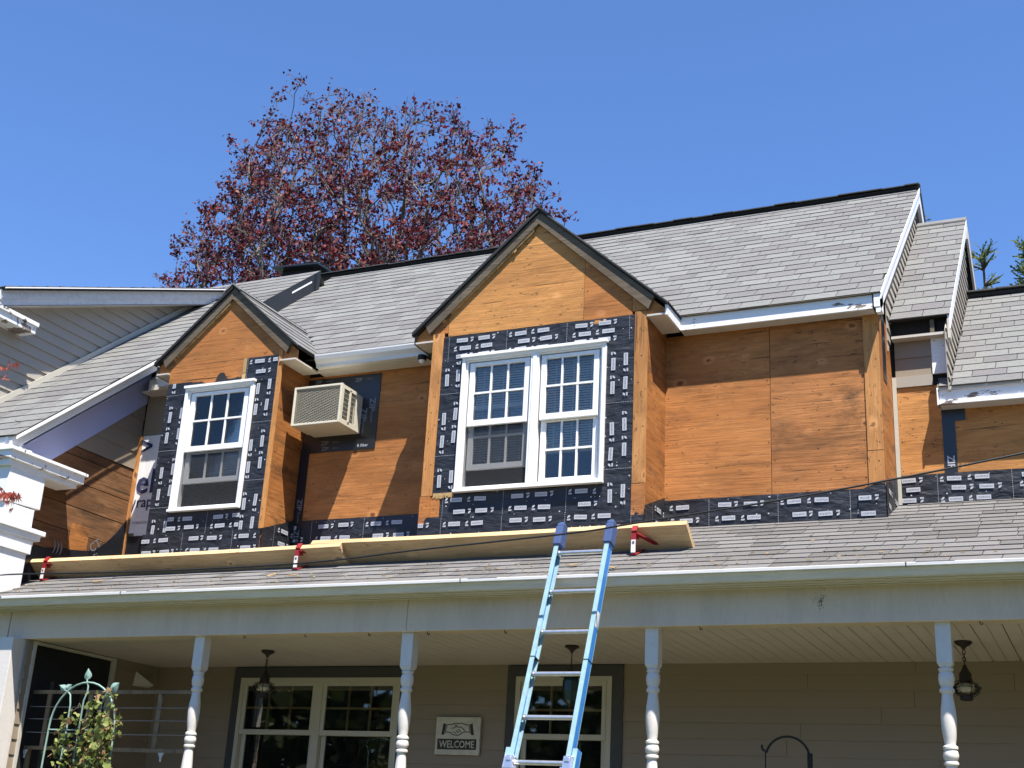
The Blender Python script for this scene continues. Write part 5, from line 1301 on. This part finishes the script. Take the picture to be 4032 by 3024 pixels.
# ------------------------------------------------------------------ trees
def limb_tree(root, fork, tips, rnd, r_trunk, twig=5, spread=1.5, bias=.6):
    """connect tips to the nearest suitable node; returns (node list, parent list, radius list)"""
    nodes = [Vector(root)]; par = [-1]
    n = 8
    for i in range(1, n+1): nodes.append(Vector(root).lerp(Vector(fork), i/n)+Vector((rnd.gauss(0, .06), rnd.gauss(0, .06), 0))); par.append(len(nodes)-2)
    start = n-3
    tips = sorted(tips, key=lambda p: (p-Vector(fork)).length)
    ends = []
    for p in tips:
        best, bd = None, 1e9
        for i in range(start, len(nodes)):
            q = nodes[i]; d = p-q; L = math.sqrt(spread*spread*(d.x*d.x+d.y*d.y)+d.z*d.z)
            if L < .12: continue
            back = nodes[par[i]] if par[i] >= 0 else q-Vector((0, 0, 1)); dr = (q-back).normalized()
            cost = L*(1.25-.55*max(-1, dr.dot(d/L)))+bias*max(0, q.z-p.z)*2
            if cost < bd: bd, best = cost, i
        q = nodes[best]; d = p-q; L = d.length; k = max(2, int(L/.34)); prev = best
        back = nodes[par[best]] if par[best] >= 0 else q-Vector((0, 0, 1)); dr = (q-back).normalized()
        for j in range(1, k+1):
            t_ = j/k; c = q+dr*(L*.30*t_*(1-t_)*2)+d*t_ + Vector((rnd.gauss(0, .022), rnd.gauss(0, .022), rnd.gauss(0, .02)))*(1 if j < k else 0)-Vector((d.x, d.y, 0))*(.35*t_*(1-t_))
            nodes.append(c); par.append(prev); prev = len(nodes)-1
        ends.append(prev)
    cnt = [0]*len(nodes)
    for e in ends:
        i = e
        while i >= 0: cnt[i] += 1; i = par[i]
    mx = max(cnt); rad = [max(.009, r_trunk*(c/mx)**.52) for c in cnt]
    return nodes, par, rad, ends
def wood_mesh(nodes, par, rad, seg=6):
    b = MB(); ch = {}
    for i, p in enumerate(par):
        if p >= 0: ch.setdefault(p, []).append(i)
    # chains from each branching point
    done = set()
    starts = [(-1, 0)]
    while starts:
        pa, i = starts.pop(); chain = [pa] if pa >= 0 else []
        while True:
            chain.append(i); c = ch.get(i, [])
            if not c: break
            c = sorted(c, key=lambda k: -rad[k])
            for o_ in c[1:]: starts.append((i, o_))
            i = c[0]
        if len(chain) > 1:
            rs = [rad[k] for k in chain]
            if pa >= 0: rs[0] = min(rs[0], rs[1]*1.2)
            b.tube([nodes[k] for k in chain], rs, seg, False)
    return b
def red_maple(cx, cy):
    rnd = random.Random(42); tips = []
    def inside(x, y, z):
        k = cy/y; x *= k; z *= k             # outline as it stands against the sky
        # outline of the crown in the facade direction, thick in depth
        prof = [(-18.2, 10.2), (-17.8, 11.7), (-17.2, 12.8), (-16.5, 13.7), (-15.7, 14.85), (-14.9, 15.15), (-14.0, 15.1), (-13.0, 14.9), (-11.8, 14.45), (-10.9, 13.95), (-10.0, 13.2), (-9.4, 12.4), (-8.75, 11.35), (-8.4, 10.2)]
        zt = None
        for (xa, za), (xb, zb) in zip(prof, prof[1:]):
            if xa <= x <= xb: zt = za+(zb-za)*(x-xa)/(xb-xa)
        if zt is None: return False
        d = (y-cy)/2.9
        if abs(d) >= 1: return False
        zt = 6.5+(zt-6.5)*math.sqrt(1-d*d)**.35
        return z < zt and z > 6.3+abs(x-cx)*.25
    while len(tips) < 1500:
        p = Vector((rnd.uniform(-18.3, -8.2), rnd.uniform(cy-2.9, cy+2.9), rnd.uniform(6, 15.7)))
        if inside(*p):
            if p.z < 9.5 and rnd.random() < .75: continue
            tips.append(p)
    for q in ((-15.6, cy, 15.2), (-15.3, cy, 15.35), (-15.9, cy+.3, 14.8), (-14.9, cy-.2, 15.35), (-16.5, cy, 14.2), (-9.8, cy, 13.1), (-9.4, cy, 12.3), (-8.6, cy, 11.0), (-18.1, cy, 10.7)): tips.append(Vector(q))
    nodes, par, rad, ends = limb_tree((cx, cy, GZ), (cx+.15, cy, 5.6), tips, rnd, .27)
    wd = wood_mesh(nodes, par, rad); lf = MB()
    for e in ends:
        p = nodes[e]; dr = (p-nodes[par[e]]).normalized()
        # bare core in the upper middle, dense red masses at the sides and below
        f = min(1, abs(p.x+12.7)/3.6); thin = (1-f)*max(0, min(1, (p.z-11.6)/2.2))
        dens = 1-.8*thin
        for _ in range(rnd.randint(2, 4)):
            v = (dr+Vector((rnd.gauss(0, .7), rnd.gauss(0, .7), rnd.gauss(0, .45)+.35))).normalized(); L = rnd.uniform(.18, .42); q = p+v*L
            mid_ = p+v*L*.5+Vector((rnd.gauss(0, .03), rnd.gauss(0, .03), .02))
            wd.tube([p, mid_, q], [.008, .006, .0035], 4, False)
            for s_ in range(int(3.0*dens+rnd.random())):
                c = p.lerp(q, rnd.uniform(.3, 1.05))
                for _ in range(rnd.randint(2, 5)):
                    leaf_shape(lf, c+Vector((rnd.gauss(0, .06), rnd.gauss(0, .06), rnd.gauss(0, .05))), rnd.uniform(.038, .085), rnd)
    t = thing('red_maple_tree', 'large dark red maple tree rising behind the roof ridge', 'tree', (cx, cy, GZ))
    part('trunk', wd, M['bark'], t, smooth=True, fix=False); part('crown', lf, M['red_leaf'], t, fix=False)
red_maple(-13.0, 20.0)
# wood across the lawn behind the photographer: its low trees are what the porch windows reflect
def far_wood():
    rnd = random.Random(8); b = MB()
    for k in range(56):
        if k < 40: a = R(180+rnd.uniform(0, 130)); d = rnd.uniform(19, 32); h = rnd.uniform(5.5, 9)
        else: a = R(rnd.uniform(-55, 22)); d = rnd.uniform(15, 22); h = rnd.uniform(13, 18)  # tall unseen trees at the right, added to hold back skylight
        cx_, cy_ = d*1.2*math.cos(a)-2, 4+d*math.sin(a)
        r_ = rnd.uniform(2.4, 4)
        b.tube([(cx_, cy_, GZ), (cx_, cy_, GZ+h*.6)], [.22, .12], 6, False)
        for i in range(330):
            v = Vector((rnd.gauss(0, 1), rnd.gauss(0, 1), rnd.gauss(0, 1))).normalized()*rnd.uniform(.55, 1.05)
            c = Vector((cx_, cy_, GZ+h*.56))+Vector((v.x*r_, v.y*r_, v.z*h*.46)); s_ = rnd.uniform(.25, .6)
            u = Vector((rnd.gauss(0, 1), rnd.gauss(0, 1), rnd.gauss(0, .5))).normalized(); q = u.cross(Vector((rnd.gauss(0, 1), rnd.gauss(0, 1), rnd.gauss(0, 1)))).normalized()
            b.add([c+u*s_, c+q*s_*.6, c-u*s_, c-q*s_*.6], [(0, 1, 2, 3)])
    tag(b.build('far_wood', M['wood_leaf'], None, fix=False), kind='stuff')
M['wood_leaf'] = leaf_mat('wood leaf', [(0, (.02, .03, .012)), (.6, (.04, .06, .02)), (1, (.07, .09, .03))], .2)
far_wood()
def conifer(x, y, h, label, spread, seed, dens=1.0):
    rnd = random.Random(seed); wd = MB(); lf = MB(); zt = GZ+h
    wd.tube([(x, y, GZ), (x+.05, y, GZ+h*.5), (x, y, zt-.1)], [.14, .08, .012], 7)
    z = GZ+1.5
    while z < zt-.15:
        f = (zt-z)/(h-1.5); L = spread*(.25+.75*f**.7)
        for k in range(5):
            a = rnd.uniform(0, 6.283); v = Vector((math.cos(a), math.sin(a), rnd.uniform(.15, .6))); l_ = L*rnd.uniform(.6, 1.15)
            p0 = Vector((x, y, z)); pts = [p0+v*l_*s_+Vector((0, 0, .22*l_*s_*s_)) for s_ in (0, .35, .7, 1)]
            wd.tube(pts, [.022, .014, .008, .004], 4, False)
            n_ = int(l_*16*dens)
            for i in range(n_):
                s_ = .2+.82*i/n_; c = pts[0].lerp(pts[3], s_)+Vector((0, 0, -.05*math.sin(s_*3)*l_))
                for sd in (-1, 1):
                    w_ = v.cross(Z).normalized()*sd; d = (v.normalized()*.8+w_*.7+Vector((rnd.gauss(0, .2), rnd.gauss(0, .2), rnd.gauss(0, .3)+.15))).normalized(); ln = rnd.uniform(.10, .20)*(1.2-s_*.5)
                    side = d.cross(Vector((rnd.gauss(0, 1), rnd.gauss(0, 1), rnd.gauss(0, 1)))).normalized()*rnd.uniform(.010, .020)
                    for q in range(3):
                        c0 = c+d*ln*q/3; lf.add([c0-side*.4, c0+d*ln*.22-side, c0+d*ln*.46, c0+d*ln*.22+side], [(0, 1, 2, 3)])
        z += rnd.uniform(.12, .2)/dens
    t = thing('cypress_tree', label, 'tree', (x, y, GZ), 'cypress trees behind the right roof')
    part('trunk', wd, M['bark_dark'], t, fix=False); part('crown', lf, M['green_leaf'], t, fix=False)
conifer(-1.16, 18.0, 10.2, 'thin dark cypress peeking over the lower right ridge, beside the white gable edge', .75, 3, .8)
conifer(-.40, 18.2, 10.15, 'fuller green cypress at the right edge behind the lower right roof', 1.15, 4, 1.5)
conifer(-2.05, 18.0, 10.98, 'cypress almost hidden behind the main roof, twig tips showing past its right gable', .8, 5, .8)

# near maple twigs reaching in from the left
def maple_branch(p0, p1, n, label, seed):
    rnd = random.Random(seed); wd = MB(); lf = MB(); p0, p1 = Vector(p0), Vector(p1)
    wd.tube([p0, p0.lerp(p1, .5)+Vector((0, 0, .02)), p1], [.006, .004, .002], 5)
    for i in range(n):
        c = p0.lerp(p1, rnd.uniform(.45, 1.02))+Vector((rnd.gauss(0, .02), rnd.gauss(0, .03), rnd.gauss(0, .035)))
        up_ = Vector((rnd.gauss(0, .5), -1+rnd.gauss(0, .5), rnd.gauss(0, .5))).normalized(); u = up_.cross(Vector((rnd.gauss(0, .6), 0, 1))).normalized(); v = up_.cross(u)
        if v.z > 0: v = -v
        s_ = rnd.uniform(.045, .075)
        for k in range(7):                                     # seven narrow fingers of a japanese maple leaf
            a = R(-90+k*30); d = (v*math.cos(a)+u*math.sin(a)); sd = (u*math.cos(a)-v*math.sin(a))*s_*.10; L = s_*(1-.10*abs(k-3))
            lf.add([c, c+d*L*.45+sd, c+d*L-Vector((0, 0, .008)), c+d*L*.45-sd], [(0, 1, 2, 3)])
    t = thing('maple_branch', label, 'branch', p0, 'red maple twigs at the left edge')
    part('twig', wd, M['bark_dark'], t); part('leaves', lf, M['bright_leaf'], t, fix=False)
maple_branch((-8.62, 7.5, 2.62), (-7.93, 7.5, 2.43), 34, 'coral red maple twig in front of the white pilaster at the left edge', 1)
maple_branch((-8.75, 7.5, 3.60), (-8.22, 7.5, 3.575), 16, 'coral red maple twig in front of the striped siding, topmost at the left edge', 2)
maple_branch((-8.62, 7.5, 2.12), (-8.10, 7.5, 2.03), 8, 'small dark red maple twig lowest at the left edge beside the plank end', 3)
